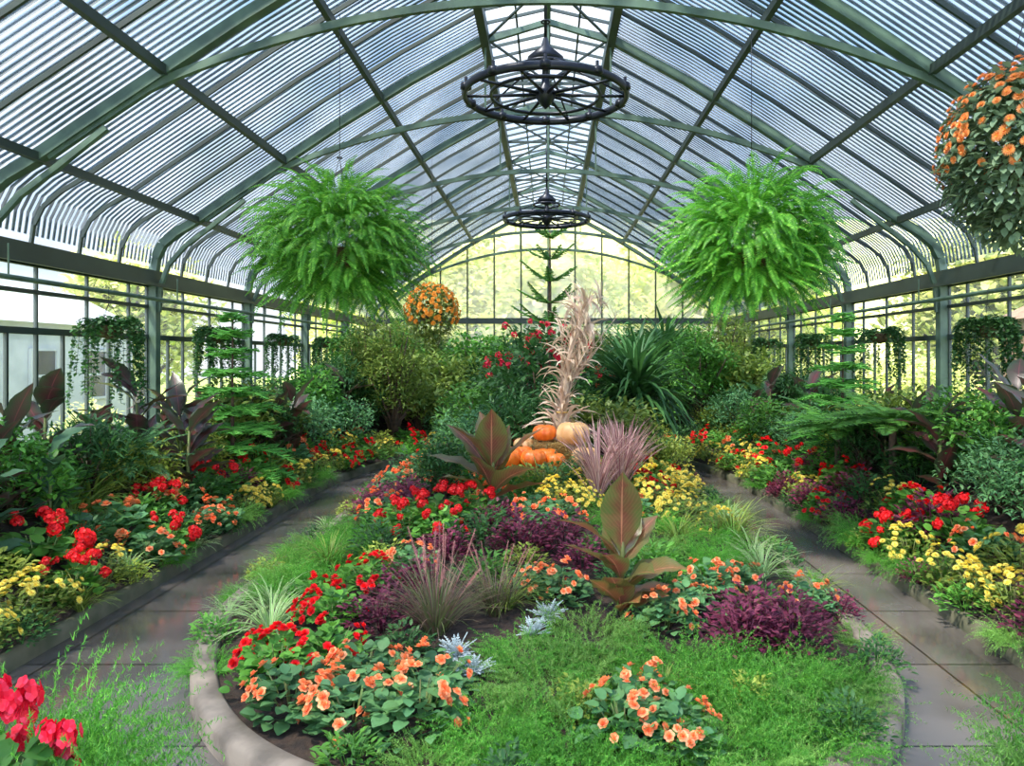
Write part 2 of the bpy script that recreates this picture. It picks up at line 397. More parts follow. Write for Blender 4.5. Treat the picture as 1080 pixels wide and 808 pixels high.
for v in range(4):
    f = MB()
    for i in range(230):
        th = U(0, 6.28); r = .22*sqrt(U(0, 1))
        needles(f, (r*cos(th), r*sin(th), 0), th+U(-.9, .9), U(.4, 1.45), U(.16, .36), U(.6, 2.2), 30, .026, .0045)
    template('feath', [('foliage', f.mesh('asparagus_fern_foliage', ['feather' if v != 2 else 'feather2']))])
for v in range(2):
    f = MB()
    for i in range(70):
        th = U(0, 6.28)
        blade(f, (.03*cos(th), .03*sin(th), 0), th, U(.5, 1.45), U(.32, .52), .014, STRAP, U(1., 2.), .2)
    template('spider', [('foliage', f.mesh('spider_plant_foliage', ['spider']))])
    f = MB()
    for i in range(90):
        th = U(0, 6.28)
        blade(f, (.03*cos(th), .03*sin(th), 0), th, U(.6, 1.45), U(.4, .65), .012, STRAP, U(.9, 1.9), .2)
    template('grass', [('foliage', f.mesh('arching_grass_foliage', ['olive']))])
    f = MB()
    for i in range(34):
        th = U(0, 6.28)
        frond(f, (0, 0, .04), th, U(.3, 1.4), U(.14, .22), U(.3, .9), 9, .035, .014, .0, rw=.01, fwd=.6)
    template('dusty', [('foliage', f.mesh('dusty_miller_foliage', ['silver']))])
f = MB()
for i in range(230):
    th = U(0, 6.28); r = U(0, .08)
    blade(f, (r*cos(th), r*sin(th), 0), th+U(-.3, .3), U(.75, 1.5), U(.5, .8), .009, STRAP, U(.5, 1.5))
pl = MB()
tube(pl, [(0, 0, 0), (0, 0, .25), (.02, 0, .5)], .002, 4)
for i in range(260):
    z = U(.3, .52); th = U(0, 6.28); blade(pl, (.02*(z-.25)*4, 0, z), th, U(.3, 1.2), .022, .003, (1, .6, .05), 0)
sp = []
for i in range(13):
    th = U(0, 6.28); e = U(.7, 1.4); d = (cos(e)*cos(th), cos(e)*sin(th), sin(e))
    sp.append(Matrix.Translation(Vector(d)*.34) @ Vector(d).to_track_quat('Z', 'Y').to_matrix().to_4x4())
template('fgrass', [('foliage', f.mesh('fountain_grass_foliage', ['fgrass']))], pl, ['plume'], bpart='plume', spots=sp)

def canna(name, mat, leaves, H):
    f = MB(); s = MB()
    tube(s, [(0, 0, -.05), (.01, 0, H*.5), (0, .01, H*.85)], [.022, .018, .01], 8)
    for az, el, z, L, W in leaves:
        az = math.radians(az); el = math.radians(el)
        blade(f, (.01*cos(az), .01*sin(az), z), az, el, L, W, PADDLE, U(.3, 1.1), .22, U(-.4, .4), wavy=.12)
    template(name, [('foliage', f.mesh(name+'_foliage', [mat])), ('stem', s.mesh(name+'_stem', ['stem']))])
canna('canna', 'canna', [(-92, 84, .52, .68, .33), (160, 54, .44, .62, .27), (196, 40, .34, .54, .25), (-60, 56, .2, .5, .27), (-14, 50, .2, .58, .27), (-110, 68, .06, .48, .26), (32, 62, .4, .52, .24), (100, 60, .4, .5, .24), (-34, 32, .06, .44, .25), (-140, 46, .1, .42, .23), (62, 72, .46, .52, .26), (-72, 50, .04, .38, .23), (-120, 60, .3, .42, .22), (10, 36, .1, .44, .22)], 1.1)
canna('canna2', 'canna', [(-85, 80, .4, .54, .26), (15, 50, .35, .6, .25), (150, 56, .35, .6, .25), (185, 34, .3, .56, .23), (-150, 48, .15, .5, .24), (60, 70, .25, .55, .24), (-30, 50, .2, .5, .24), (205, 62, .4, .52, .22), (-10, 28, .15, .48, .22), (120, 78, .4, .5, .22), (-120, 62, .25, .42, .22)], .8)
for v in range(3):
    canna('canna_d', 'canna_dark', [(U(0, 360), U(22, 68), .08+.06*i, U(.4, .56), U(.16, .23)) for i in range(14)], .88)
canna('teal', 'teal', [(U(0, 360), U(30, 65), .08+.06*i, U(.32, .45), U(.14, .19)) for i in range(12)], .6)

f = MB()
for i in range(60):
    th = U(0, 6.28); blade(f, (.03*cos(th), .03*sin(th), U(0, .3)), th, U(1.0, 1.52), U(.6, .95), .035, STRAP, U(.1, .9), .3)
template('cordy', [('foliage', f.mesh('cordyline_foliage', ['cordy']))])
f = MB(); s = MB()
tube(s, [(0, 0, -.1), (0.03, 0, .5), (0, 0, .95)], [.07, .06, .05], 8)
for i in range(300):
    th = U(0, 6.28); blade(f, (.04*cos(th), .04*sin(th), .9+U(-.3, .1)), th, U(-.3, 1.4), U(.8, 1.05), .05, STRAP, U(.7, 1.7), .25)
template('yucca', [('foliage', f.mesh('yucca_foliage', ['dark'])), ('trunk', s.mesh('yucca_trunk', ['bark']))])

def norfolk(name, H, W, tiers, mat, up=.15, nb=8, tr=.012, z0=.08, bl0=.2, dr=.4, pw=1.2, top=.88, stp=.032, zj=.02):
    f = MB(); s = MB()
    tube(s, [(0, 0, -.1), (0, 0, H*.5), (0, 0, H)], [.03*H/2, .018*H/2, .006], 8)
    for k in range(tiers):
        t = k/(tiers-1); z = H*(z0+(.98-z0)*t); L = W*(1-top*t**pw)*(.9 if k == 0 else 1)
        for j in range(nb):
            az = 2*pi*j/nb+k*.45+U(-.2, .2); e = up+.3*t+U(-.08, .08); l = L*U(.8, 1.12)
            pts = []; x = y = 0; zz = z+U(-zj, zj); el = e
            nst = max(6, int(l/stp)); st = l/nst
            for i in range(nst+1):
                pts.append((x, y, zz)); tt = i/nst
                if i > 0:
                    bl = bl0*W/.7*sin(pi*min(1, .25+.7*tt))*(.5+.5*L/W)+.02
                    for sg in (-1, 1):
                        a2 = az+sg*1.0+U(-.15, .15); b2 = bl*U(.75, 1.2)
                        q = (x+cos(a2)*b2, y+sin(a2)*b2, zz+b2*U(-.25, .25))
                        tube(f, [(x, y, zz), ((x+q[0])/2, (y+q[1])/2, (zz+q[2])/2-.006), q], [tr*.8, tr, tr*.4], 4)
                x += cos(az)*cos(el)*st; y += sin(az)*cos(el)*st; zz += sin(el)*st; el -= dr/nst
            tube(f, pts[::2]+[pts[-1]], tr*1.2, 4)
    template(name, [('foliage', f.mesh(name+'_foliage', [mat])), ('trunk', s.mesh(name+'_trunk', ['bark']))])
norfolk('nor_m', 2.0, .92, 9, 'pine', .22, 9, .008, .05, .17, .75, .8, .82, .03, .05)
norfolk('nor_t', 5.4, 1.2, 10, 'green', .12, 6, .015, .05, .085, -.3, 2., .62, .05, .02)

def shrub(name, mat, Rr, H, n, L, W, clumps=22, prof=LEAF3, bloom=None, bm=None, nb=0, zb=.1, rcf=.42):
    f = MB(); s = MB(); cs = []
    for i in range(clumps):
        th = i*2.399; c = 1-1.6*(i+.5)/clumps; ph = math.acos(max(-1, c)); q = U(.45, 1.0)
        cs.append((Rr*sin(ph)*cos(th)*q, Rr*sin(ph)*sin(th)*q, H*(zb+(1-zb)*.5)+H*(1-zb)*.5*cos(ph)*q*1.1))
    for c in cs:
        tube(s, [(0, 0, -.05), (c[0]*.3, c[1]*.3, c[2]*.5), c], [.02*H, .012*H, .005*H], 5)
    rc = Rr*rcf
    for i in range(n):
        c = cs[i % clumps]; th = U(0, 6.28); ph = math.acos(U(-.8, 1)); q = U(.45, 1.15)*rc
        p = (c[0]+q*sin(ph)*cos(th), c[1]+q*sin(ph)*sin(th), max(.02, c[2]+q*cos(ph)))
        k = U(.7, 1.2); blade(f, p, th+U(-.8, .8), U(-.6, 1.1), L*k, W*k, prof, U(.1, .8), .2, U(-.5, .5))
    sp = None
    if bloom:
        sp = []
        for i in range(nb):
            c = cs[(i*2) % (clumps//2)]; th = U(0, 6.28); ph = math.acos(U(0, 1)); q = rc*1.1
            sp.append(orient((c[0]+q*sin(ph)*cos(th), c[1]+q*sin(ph)*sin(th), c[2]+q*cos(ph)), (sin(ph)*cos(th), sin(ph)*sin(th), cos(ph)+.3), U(.8, 1.2)))
    template(name, [('foliage', f.mesh(name+'_foliage', [mat])), ('stem', s.mesh(name+'_stem', ['bark']))], bloom, bm, spots=sp)
shrub('sh_dark', 'dark', .5, .95, 1900, .09, .04)
shrub('sh_dark', 'green', .5, .85, 1900, .08, .045)
shrub('sh_dark', 'dark', .48, .9, 1500, .14, .03)
shrub('sh_dark', 'olive', .48, .9, 1500, .12, .05)
shrub('sh_blue', 'bluegreen', .45, .7, 1600, .07, .028)
shrub('sh_lime', 'lime', .45, .7, 1500, .08, .03)
shrub('sh_olive', 'olive', .5, 1.8, 4200, .09, .03, 34, zb=0, rcf=.36)
shrub('sh_vine', 'green', .6, 1.9, 4800, .1, .04, 36, zb=0, rcf=.36)
shrub('sh_red', 'dark', .5, 1.1, 1800, .09, .045, bloom=bloom_umbel(.034, 12), bm=['crimson'], nb=54)
shrub('xtree', 'autumn', 2.6, 6.5, 6500, .38, .24, 40, zb=.1)
shrub('xbush', 'autumn', 1.0, 1.9, 2400, .16, .1, 24, zb=.05)

def fernplant(name, mat, n, L, H, npin, pl, pw, el=(.1, 1.2), dr=(.6, 1.4)):
    f = MB(); s = MB()
    tube(s, [(0, 0, -.1), (0, 0, H*.5), (0, 0, H)], [.05, .045, .05], 8)
    for i in range(n):
        frond(f, (0, 0, H), 2.399*i+U(-.2, .2), U(*el), L*U(.8, 1.1), U(*dr), npin, pl, pw, .1)
    template(name, [('foliage', f.mesh(name+'_foliage', [mat])), ('trunk', s.mesh(name+'_trunk', ['bark']))])
fernplant('treefern', 'green', 34, 1.0, .85, 42, .22, .03, (.0, .6), (.3, .9))
fernplant('cycad', 'bluegreen', 30, .75, .35, 34, .14, .02, (.3, 1.3), (.5, 1.2))

def basket_parts(name, r, HL, thin=.003):
    b = MB(); lathe(b, [(.001, -r*.85), (r*.5, -r*.72), (r*.85, -r*.4), (r, 0), (r*.94, .01), (r*.8, -.03), (.001, -.04)], 20)
    h = MB()
    for i in range(3):
        a = 2*pi*i/3+.4; tube(h, [(r*cos(a), r*sin(a), 0), (0, 0, min(HL*.6, .9))], thin, 5)
    tube(h, [(0, 0, min(HL*.6, .9)), (0, 0, HL)], thin*1.2, 6); torus(h, (0, 0, min(HL*.6, .9)), .025, .006, 12, 5)
    return [('basket', b.mesh(name+'_basket', ['coir'])), ('hanger', h.mesh(name+'_hanger', ['iron']))]
f = MB()
NF = 1250
for i in range(NF):
    c = 1-1.85*(i+.5)/NF; e = math.asin(max(-1, min(1, c))); th = i*2.399+U(-.3, .3); q = U(.25, .66)
    L = U(.28, .5); dr = U(1.2, 2.4) if c > -.2 else U(.3, .8)
    frond(f, (q*cos(e)*cos(th), q*cos(e)*sin(th), q*sin(e)*.95+.04), th+U(-.5, .5), max(-1.2, e*.85+U(-.1, .5)), L, dr, int(L*50), .056, .016, .45, rw=.004)
template('hfern', [('foliage', f.mesh('hanging_fern_foliage', ['fern']))]+basket_parts('hanging_fern', .24, 2.3))
def hmum(name, r, HL, n, n2, br, mat, fm, lo=1.1, lo2=1.35, nf=2400, ls=1.):
    f = MB()
    for i in range(nf):
        th = U(0, 6.28); c = U(-1, 1); ph = math.acos(c); q = r*U(.7, 1.04)
        blade(f, (q*sin(ph)*cos(th), q*sin(ph)*sin(th), q*cos(ph)*1.15), th+U(-.8, .8), U(-1., .6), .06*ls, .034*ls, LEAF3, .6, .2)
    def spots(n, lo):
        o = []
        for i in range(n):
            ph = math.acos(1-lo*(i+.5)/n); th = i*2.399+U(-.3, .3)+lo
            d = Vector((sin(ph)*cos(th), sin(ph)*sin(th), cos(ph)*1.1))
            o.append(orient(d*r*U(1., 1.1), d, U(.8, 1.15)))
        return o
    template(name, [('foliage', f.mesh(name+'_foliage', [fm]))]+basket_parts(name, r*.5, HL), bloom_mum(br, 18), [mat, 'eye'], spots=spots(n, lo), extra=spots(n2, lo2))
hmum('hmum', .44, 2.2, 99, 260, .028, 'mumo', 'greyg', .8, 1.25, 5200, 1.15)
hmum('hmumg', .38, 2.3, 99, 180, .034, 'mumg', 'olive')
def hvine(name, HL, n=60, seedl=(.4, 1.1)):
    f = MB()
    for i in range(n):
        th = U(0, 6.28); L = U(*seedl); r = .16; x, y, z = r*cos(th)*.6, r*sin(th)*.6, 0.02
        pts = [(x, y, z)]; el = U(.2, 1.2); nst = int(L/.04)
        for k in range(nst):
            x += cos(th)*cos(el)*.04; y += sin(th)*cos(el)*.04; z += sin(el)*.04; el = max(-1.5, el-.3); th += U(-.25, .25)
            pts.append((x, y, z))
            for j in range(2): blade(f, (x, y, z), U(0, 6.28), U(-.9, .4), .055, .045, LEAF3, .4, .15)
        tube(f, pts[::3]+[pts[-1]], .003, 3)
    template(name, [('foliage', f.mesh(name+'_foliage', ['dark']))]+basket_parts(name, .17, HL))
hvine('hvine', .45, 80, (.25, 1.1)); hvine('hvine', .45, 60, (.25, 1.3))

# corn stalk bundle: narrow waist, leaning and flaring top
f = MB(); s = MB(); ts = MB()
for i in range(24):
    th = U(0, 6.28); r0 = U(.05, .24); rw = U(0, .06); rt = U(.06, .36); H = U(1.75, 2.4); th2 = th+U(-.5, .5)
    P = [(r0*cos(th)-.05, r0*sin(th), 0), (rw*cos(th), rw*sin(th), .85), (rt*.5*cos(th2)+.14, rt*.5*sin(th2), H*.75), (rt*cos(th2)+.4, rt*sin(th2), H)]
    tube(s, P, [.014, .012, .009, .005], 6)
    for k in range(8):
        t = U(.15, 1)*3; a = int(min(2, t)); u = t-a; p = tuple(P[a][c]*(1-u)+P[a+1][c]*u for c in range(3))
        blade(f, p, U(0, 6.28), U(1.0, 1.5), U(.35, .62), U(.03, .055), STRAP, U(.5, 2.8), .3, U(-.8, .8))
    for k in range(7):
        blade(f, P[3], U(0, 6.28), U(.6, 1.5), U(.14, .3), .009, STRAP3, U(.3, 1.2))
for i in range(22):
    th = U(0, 6.28); blade(f, (.08*cos(th), .08*sin(th), U(.4, .85)), th, U(-.4, .7), U(.35, .6), U(.035, .05), STRAP, U(.8, 1.6), .3, U(-.8, .8))
torus(ts, (0, 0, .85), .085, .012, 24, 6)
template('corn', [('husk', f.mesh('corn_husk', ['corn'])), ('stalk', s.mesh('corn_stalk', ['corn'])), ('twine', ts.mesh('corn_twine', ['straw']))])

def pumpkin(name, mat):
    b = MB(); seg = 40; n = 14
    for i in range(seg):
        a = 2*pi*i/seg; rib = 1-.11*abs(cos(a*5))**6
        for j in range(n+1):
            ph = pi*j/n; r = sin(ph)**.85*.5*rib+.0005; z = cos(ph)*.38*(1-.18*abs(cos(ph))**6)
            b.v.append((r*cos(a), r*sin(a), z+.36)); b.uv.append((0, 0))
    for i in range(seg):
        for j in range(n):
            i2 = (i+1) % seg
            b.f.append((i*(n+1)+j, i*(n+1)+j+1, i2*(n+1)+j+1, i2*(n+1)+j)); b.mi.append(0)
    st = MB(); tube(st, [(0, 0, .64), (.01, 0, .76), (.06, .02, .86)], [.07, .045, .05], 7)
    template(name, [('shell', b.mesh(name, [mat])), ('stem', st.mesh(name+'_stem', ['pstem']))])
pumpkin('pump', 'pump'); pumpkin('pale', 'pale')
b = MB()
box(b, -.43, .43, -.21, .21, 0, .36, 1)
for i in range(3200):
    sd = R.choice('xXyYyYz'); x, y, z = U(-.43, .43), U(-.21, .21), U(0, .36)
    if sd == 'x': x = -.43
    if sd == 'X': x = .43
    if sd == 'y': y = -.21
    if sd == 'Y': y = .21
    if sd == 'z': z = .36
    blade(b, (x, y, z), R.choice((0, pi))+U(-1., 1.) if sd != 'z' else U(0, 6.28), U(-.5, .7), U(.06, .24), .007, (1, 1, .5), .6)
tw = MB()
for yy in (-.1, .1):
    for p, q in (((-.445, yy, 0), (-.445, yy, .375)), ((-.445, yy, .375), (.445, yy, .375)), ((.445, yy, .375), (.445, yy, 0))): tube(tw, [p, q], .008, 5)
template('bale', [('straw', b.mesh('bale_straw', ['straw', 'strawb'], False)), ('twine', tw.mesh('bale_twine', ['coir']))])

INFO = {
 'beg_o': ('begonia_plant', 'flower', 'leafy begonia with peach-orange double blossoms in the flower bed', 'orange begonias in the beds'),
 'beg_r': ('begonia_plant', 'flower', 'leafy begonia with bright scarlet blossoms in the flower bed', 'red begonias in the beds'),
 'ger_r': ('geranium_plant', 'flower', 'geranium with round scarlet flower heads and green leaves', 'red geraniums in the beds'),
 'ger_c': ('geranium_plant', 'flower', 'geranium with ragged pinkish-crimson flower heads in the stone urn', 'crimson geraniums in the urn'),
 'mum_y': ('chrysanthemum_plant', 'flower', 'bushy chrysanthemum covered in pale yellow daisy-like flowers', 'yellow chrysanthemums in the beds'),
 'purple': ('purple_foliage_plant', 'plant', 'low mound of deep purple small leaves in the bed', 'purple foliage plants in the beds'),
 'low_g': ('green_foliage_plant', 'plant', 'low mound of dark green leaves filling the bed', 'green foliage plants in the beds'),
 'low_l': ('lime_foliage_plant', 'plant', 'low mound of yellow-green leaves in the bed', 'lime foliage plants in the beds'),
 'feath': ('asparagus_fern', 'fern', 'soft feathery bright green asparagus fern in the bed', 'feathery ferns in the beds'),
 'spider': ('spider_plant', 'plant', 'spider plant with arching cream-striped green leaves', 'spider plants in the beds'),
 'grass': ('ornamental_grass', 'grass', 'tuft of arching narrow olive-green grass blades', 'grass tufts in the beds'),
 'dusty': ('dusty_miller', 'plant', 'small silver-grey dusty miller with lacy leaves', 'silver plants in the bed'),
 'fgrass': ('fountain_grass', 'grass', 'purplish fountain grass with pink feathery plumes', 'fountain grass'),
 'canna': ('canna_lily', 'plant', 'tall canna with broad bronze-red veined leaves above green fern', None),
 'canna2': ('canna_lily', 'plant', 'bronze-leaved canna standing before the straw bales and pumpkins', None),
 'canna_d': ('canna_lily', 'plant', 'dark bronze-leaved canna in the border along the glass wall', 'dark cannas in the borders'),
 'teal': ('elephant_ear_plant', 'plant', 'dark blue-green broad-leaved plant in the border', 'broad-leaved plants in the borders'),
 'cordy': ('cordyline', 'plant', 'cordyline with pale dusty-pink sword-shaped leaves', 'pink cordylines'),
 'yucca': ('yucca', 'plant', 'large yucca with a round head of dark green sword leaves', 'yuccas near the end wall'),
 'nor_m': ('norfolk_pine', 'tree', 'young norfolk pine with layered tiers of bright green branches', 'young norfolk pines in the borders'),
 'nor_t': ('norfolk_pine', 'tree', 'tall slender norfolk pine with open tiered branches before the gable', None),
 'sh_dark': ('shrub', 'shrub', 'dense dark green leafy shrub', 'green shrubs'),
 'sh_blue': ('shrub', 'shrub', 'low blue-green fine-leaved shrub', 'blue-green shrubs'),
 'sh_lime': ('shrub', 'shrub', 'bushy yellow-green leafy shrub in the border', 'yellow-green shrubs'),
 'sh_olive': ('shrub', 'shrub', 'tall upright olive-green shrub beside the path', 'tall olive shrubs'),
 'sh_vine': ('shrub', 'shrub', 'tall bright green leafy shrub beside the path', 'tall leafy shrubs'),
 'sh_red': ('flowering_shrub', 'shrub', 'dark green shrub with crimson flower clusters', 'crimson flowering shrubs'),
 'xtree': ('tree', 'tree', 'outdoor tree with yellow-green autumn foliage behind the greenhouse', 'autumn trees outside'),
 'xbush': ('bush', 'bush', 'outdoor bush with yellow-green foliage beyond the glass wall', 'bushes outside'),
 'treefern': ('tree_fern', 'fern', 'tree fern with spreading flat feathery green fronds', 'tree ferns'),
 'cycad': ('cycad', 'plant', 'cycad with stiff arching blue-green fronds', 'cycads'),
 'hfern': ('hanging_fern', 'hanging plant', 'huge round boston fern hanging in a basket from the arch', 'giant hanging ferns'),
 'hmum': ('hanging_chrysanthemum', 'hanging plant', 'large hanging ball of orange chrysanthemums with grey-green leaves', None),
 'hmumg': ('hanging_chrysanthemum', 'hanging plant', 'small hanging ball of golden-orange chrysanthemums beyond the fern', None),
 'hvine': ('hanging_vine', 'hanging plant', 'hanging basket of trailing dark green vine below the wall pipe', 'hanging vines along the walls'),
 'corn': ('corn_stalk_bundle', 'decoration', 'tied bundle of dry beige corn stalks standing on the straw', None),
 'pump': ('pumpkin', 'pumpkin', 'round orange ribbed pumpkin on the straw bales', 'pumpkins on the bales'),
 'pale': ('pumpkin', 'pumpkin', 'large pale tan pumpkin on the straw bales', 'pale pumpkins on the bales'),
 'bale': ('straw_bale', 'straw bale', 'golden straw bale tied with twine under the pumpkins', 'straw bales'),
}
cnt = {}
def link(o): COL.objects.link(o); return o

# ------------------------------------------------------------------ ground heights
HW = 2.6; Y0, Y1 = 3.4, 17.2
def cx(y): return -.15+.25*max(0, (6.5-y)/3)
def half(y):
    if y < 7: t = min(1, (7-y)/(7-Y0)); return HW*max(0, 1-t**2.4)**(1/2.4)
    if y > 10.5: t = min(1, (y-10.5)/(Y1-10.5)); return HW*max(0, 1-t**2.3)**(1/2.3)
    return HW
def zc(x, y):
    h = max(.05, half(y)); r = min(1, abs(x-cx(y))/h)
    return .1+.38*(1-r*r)*min(1, max(0, (y-3.8)/4))
CE = -.15; YE = 12.; RE = 6.6
AL, AR = 3.62, 3.5
def kq(y): return 1. if y < YE else sqrt(max(0, 1-((y-YE)/RE)**2))
def kerbx(s, y): return CE+s*(AL if s < 0 else AR)*kq(y)
def outdist(x, y):
    a = AL if x < CE else AR
    if y < YE: return abs(x-CE)-a
    return (sqrt(((x-CE)/a)**2+((y-YE)/RE)**2)-1)*a
def zside(x, y): return .12+.7*min(1, max(0, outdist(x, y)/2))
def ground(x, y): return zside(x, y) if outdist(x, y) > -.05 else zc(x, y)

RAD = {'sh_dark': .7, 'sh_blue': .6, 'sh_lime': .6, 'sh_olive': .64, 'sh_vine': .75, 'sh_red': .6, 'cycad': .8, 'grass': .58, 'spider': .5, 'canna_d': .5, 'teal': .4, 'treefern': 1.05, 'low_g': .38, 'low_l': .32, 'purple': .32, 'nor_m': 1.0, 'yucca': 1.0, 'nor_t': 1.2}
placed = []
def put(kind, x, y, s=1., rz=None, z=None, near=7.6, label=None):
    vs = TPL[kind]; c = cnt.get(kind, 0); cnt[kind] = c+1; v = vs[c % len(vs)]
    nm, cat, lab, grp = INFO[kind]
    if kind in RAD and z is None:
        r = RAD[kind]*(s if not isinstance(s, tuple) else s[0]); lim = 5.9-r; x = max(-lim, min(lim, x)); y = min(y, 25.85-r)
    root = bpy.data.objects.new(nm, None); root.empty_display_size = .1
    root.location = (x, y, ground(x, y)-.01 if z is None else z)
    root.rotation_euler = (0, 0, U(0, 6.28) if rz is None else rz)
    sz = s*U(.94, 1.06) if not isinstance(s, tuple) else s
    root.scale = sz if isinstance(sz, tuple) else (sz, sz, sz)
    root['label'] = label or lab; root['category'] = cat
    if grp: root['group'] = grp
    link(root)
    for pn, me in v['parts']:
        o = bpy.data.objects.new(pn, me); o.parent = root; link(o)
        if pn == 'small_blossoms': o['kind'] = 'stuff'
    if v['bloom']:
        if y < near or kind == 'hmumg':
            for m in v['spots']:
                o = bpy.data.objects.new(v['bpart'], v['bloom']); o.parent = root; o.matrix_basis = m; link(o)
        else:
            o = bpy.data.objects.new(v['bpart']+'s', v['merged']); o.parent = root; o['kind'] = 'stuff'; link(o)
    placed.append((x, y))
    return root

# ------------------------------------------------------------------ central bed planting
plan = [
 ('beg_o', -1.5, 4.45), ('beg_o', -1.1, 4.25), ('beg_o', -.72, 4.25), ('beg_o', -1.1, 4.65), ('beg_o', -.7, 4.6, .85),
 ('beg_r', -1.72, 4.8), ('beg_r', -1.45, 5.0, .9), ('beg_r', -1.9, 5.15, .8),
 ('beg_o', .42, 4.12, .95), ('beg_o', .7, 4.05, .9), ('beg_o', .55, 4.4, .8),
 ('dusty', -.47, 4.75, .9), ('dusty', -.6, 5.0, .8), ('dusty', .0, 5.55, .9), ('dusty', -.1, 5.3, .7),
 ('feath', -.3, 4.15, .95), ('feath', .05, 4.1, 1.1), ('feath', .0, 4.55, 1.2), ('feath', .35, 4.75, .9), ('feath', .98, 4.25, 1.2), ('feath', 1.3, 4.3, .95), ('feath', 1.62, 4.45, 1.15), ('feath', 1.1, 4.65, 1.1),
 ('feath', .8, 4.8, 1.15), ('feath', -.15, 5.0, .9), ('feath', .3, 5.2, 1.2), ('feath', 1.5, 4.85, 1.1), ('feath', -.2, 3.8, .9), ('feath', .15, 3.75, 1.05), ('feath', 1.1, 3.9, .95), ('feath', 1.4, 4.0, 1.05), ('feath', .75, 3.72, .8), ('feath', 1.85, 4.75, .95),
 ('low_g', -.2, 3.62, .7), ('feath', -.6, 3.85, .8), ('feath', .45, 3.65, .8), ('low_g', -1.0, 3.85, .6), ('low_l', .2, 4.35, .7), ('low_l', 1.2, 4.5, .65), ('grass', .7, 4.6, .5), ('low_g', 1.65, 4.15, .7),
 ('purple', 1.35, 5.25, 1.15), ('purple', 1.7, 5.3, 1.1), ('purple', 1.5, 5.6, 1.15), ('purple', 1.85, 5.65),
 ('beg_o', .85, 5.5, .9), ('beg_o', 1.05, 5.75, .9), ('beg_o', .1, 5.95, .9), ('beg_o', -.1, 6.1, .7), ('beg_o', 1.6, 6.4, .9), ('beg_o', 1.3, 6.2, .9),
 ('fgrass', -.8, 5.4, .9), ('fgrass', -.4, 5.7, .7), ('purple', -1.2, 5.5, 1.), ('purple', -1.1, 6.1, 1.1), ('low_g', -.5, 6.3, .9), ('grass', -.3, 5.8, .7),
 ('beg_r', -1.6, 5.65, 1.), ('beg_r', -1.5, 6.3, .9), ('beg_r', -1.85, 6.0, .8), ('beg_o', -1.2, 6.6, .9), ('low_l', -1.5, 6.8, .8),
 ('spider', -2.05, 5.6, 1.), ('spider', -2.2, 6.1, .9), ('spider', 1.95, 6.9, 1.), ('spider', 2.05, 7.6, 1.),
 ('feath', -2.2, 6.5), ('feath', -1.95, 6.8), ('feath', -2.35, 7.0), ('feath', -1.9, 7.3), ('feath', -2.3, 7.5), ('grass', -2.05, 7.1, .8), ('feath', -2.0, 7.8), ('feath', -2.4, 8.0), ('low_g', -1.6, 7.2), ('feath', -2.1, 8.4),
 ('ger_r', -1.45, 7.8, 1.2), ('ger_r', -1.1, 7.9, 1.2), ('low_g', -1.7, 8.3, 1.), ('ger_r', -1.05, 7.5, 1.), ('ger_r', -.8, 8.1, 1.1), ('ger_r', -1.35, 8.35, 1.1),
 ('purple', -.25, 7.0, 1.2), ('purple', .15, 7.1, 1.2), ('low_g', -.6, 7.2, 1.1), ('purple', -.9, 6.9, 1.), ('beg_o', -.1, 7.6, 1.), ('purple', .3, 6.6, 1.), ('purple', -.5, 7.7, 1.), ('low_l', -.2, 6.6, .8),
 ('feath', 1.3, 6.9), ('feath', 1.6, 7.2), ('low_g', .9, 6.6, .9), ('feath', 1.0, 7.2), ('feath', 1.7, 6.0, .8), ('low_g', .6, 6.2, .8), ('low_g', .9, 6.1, .8), ('mum_y', .75, 7.5, .8), ('grass', 1.3, 7.6, .9),
 ('mum_y', .1, 9.0, 1.1), ('mum_y', .4, 8.7, 1.), ('mum_y', -.0, 8.5, .9), ('mum_y', 1.5, 8.6, 1.2), ('mum_y', 1.7, 9.1, 1.2), ('mum_y', 1.3, 9.3, 1.2), ('mum_y', 1.9, 8.5, .9),
 ('mum_y', 1.8, 10.2, 1.2), ('mum_y', 1.5, 10.6, 1.2), ('mum_y', 2.0, 11.2, 1.2), ('mum_y', 1.6, 11.8, 1.3), ('beg_r', 1.3, 10.1, 1.1), ('beg_r', 1.2, 11.3, 1.1),
 ('feath', 1.7, 8.0), ('grass', 2.0, 8.2, 1.2), ('feath', 1.1, 8.1), ('feath', 2.0, 9.6), ('spider', 2.1, 8.9, 1.), ('feath', .7, 8.0), ('feath', .8, 9.0),
 ('purple', -2.1, 9.2, 1.2), ('purple', -1.8, 9.6, 1.2), ('purple', -2.2, 10.0, 1.1), ('purple', -1.6, 9.0, 1.1), ('beg_o', -1.9, 8.8, 1.1), ('purple', -1.75, 10.1, 1.1),
 ('beg_o', -2.1, 10.6, 1.2), ('beg_o', -1.8, 11.1, 1.2), ('beg_o', -2.2, 11.5, 1.2), ('beg_o', -1.8, 12.2, 1.3), ('beg_o', -2.1, 12.8, 1.2),
 ('low_l', -1.5, 13.4, 1.3), ('beg_r', -2.0, 13.6, 1.3), ('beg_r', -1.7, 14.3, 1.3), ('mum_y', -1.5, 15.2, 1.2),
 ('sh_dark', -1.35, 9.8, .85), ('sh_dark', -1.4, 10.8, .8), ('feath', -.3, 8.9, 1.), ('low_l', -.9, 8.9, .9),
 ('mum_y', .4, 9.6, 1.1), ('low_g', .1, 9.6, 1.25), ('grass', -.1, 9.5, 1.1), ('low_g', -.45, 9.5, 1.2), ('low_l', .8, 10.15, 1.3), ('low_g', .5, 9.95, 1.35), ('low_g', -.85, 9.6, 1.2), ('low_l', -.2, 9.75, 1.2),
]
for p in plan:
    put(p[0], p[1], p[2], p[3] if len(p) > 3 else 1.)
put('canna', .55, 5.7, 1.0, rz=0)
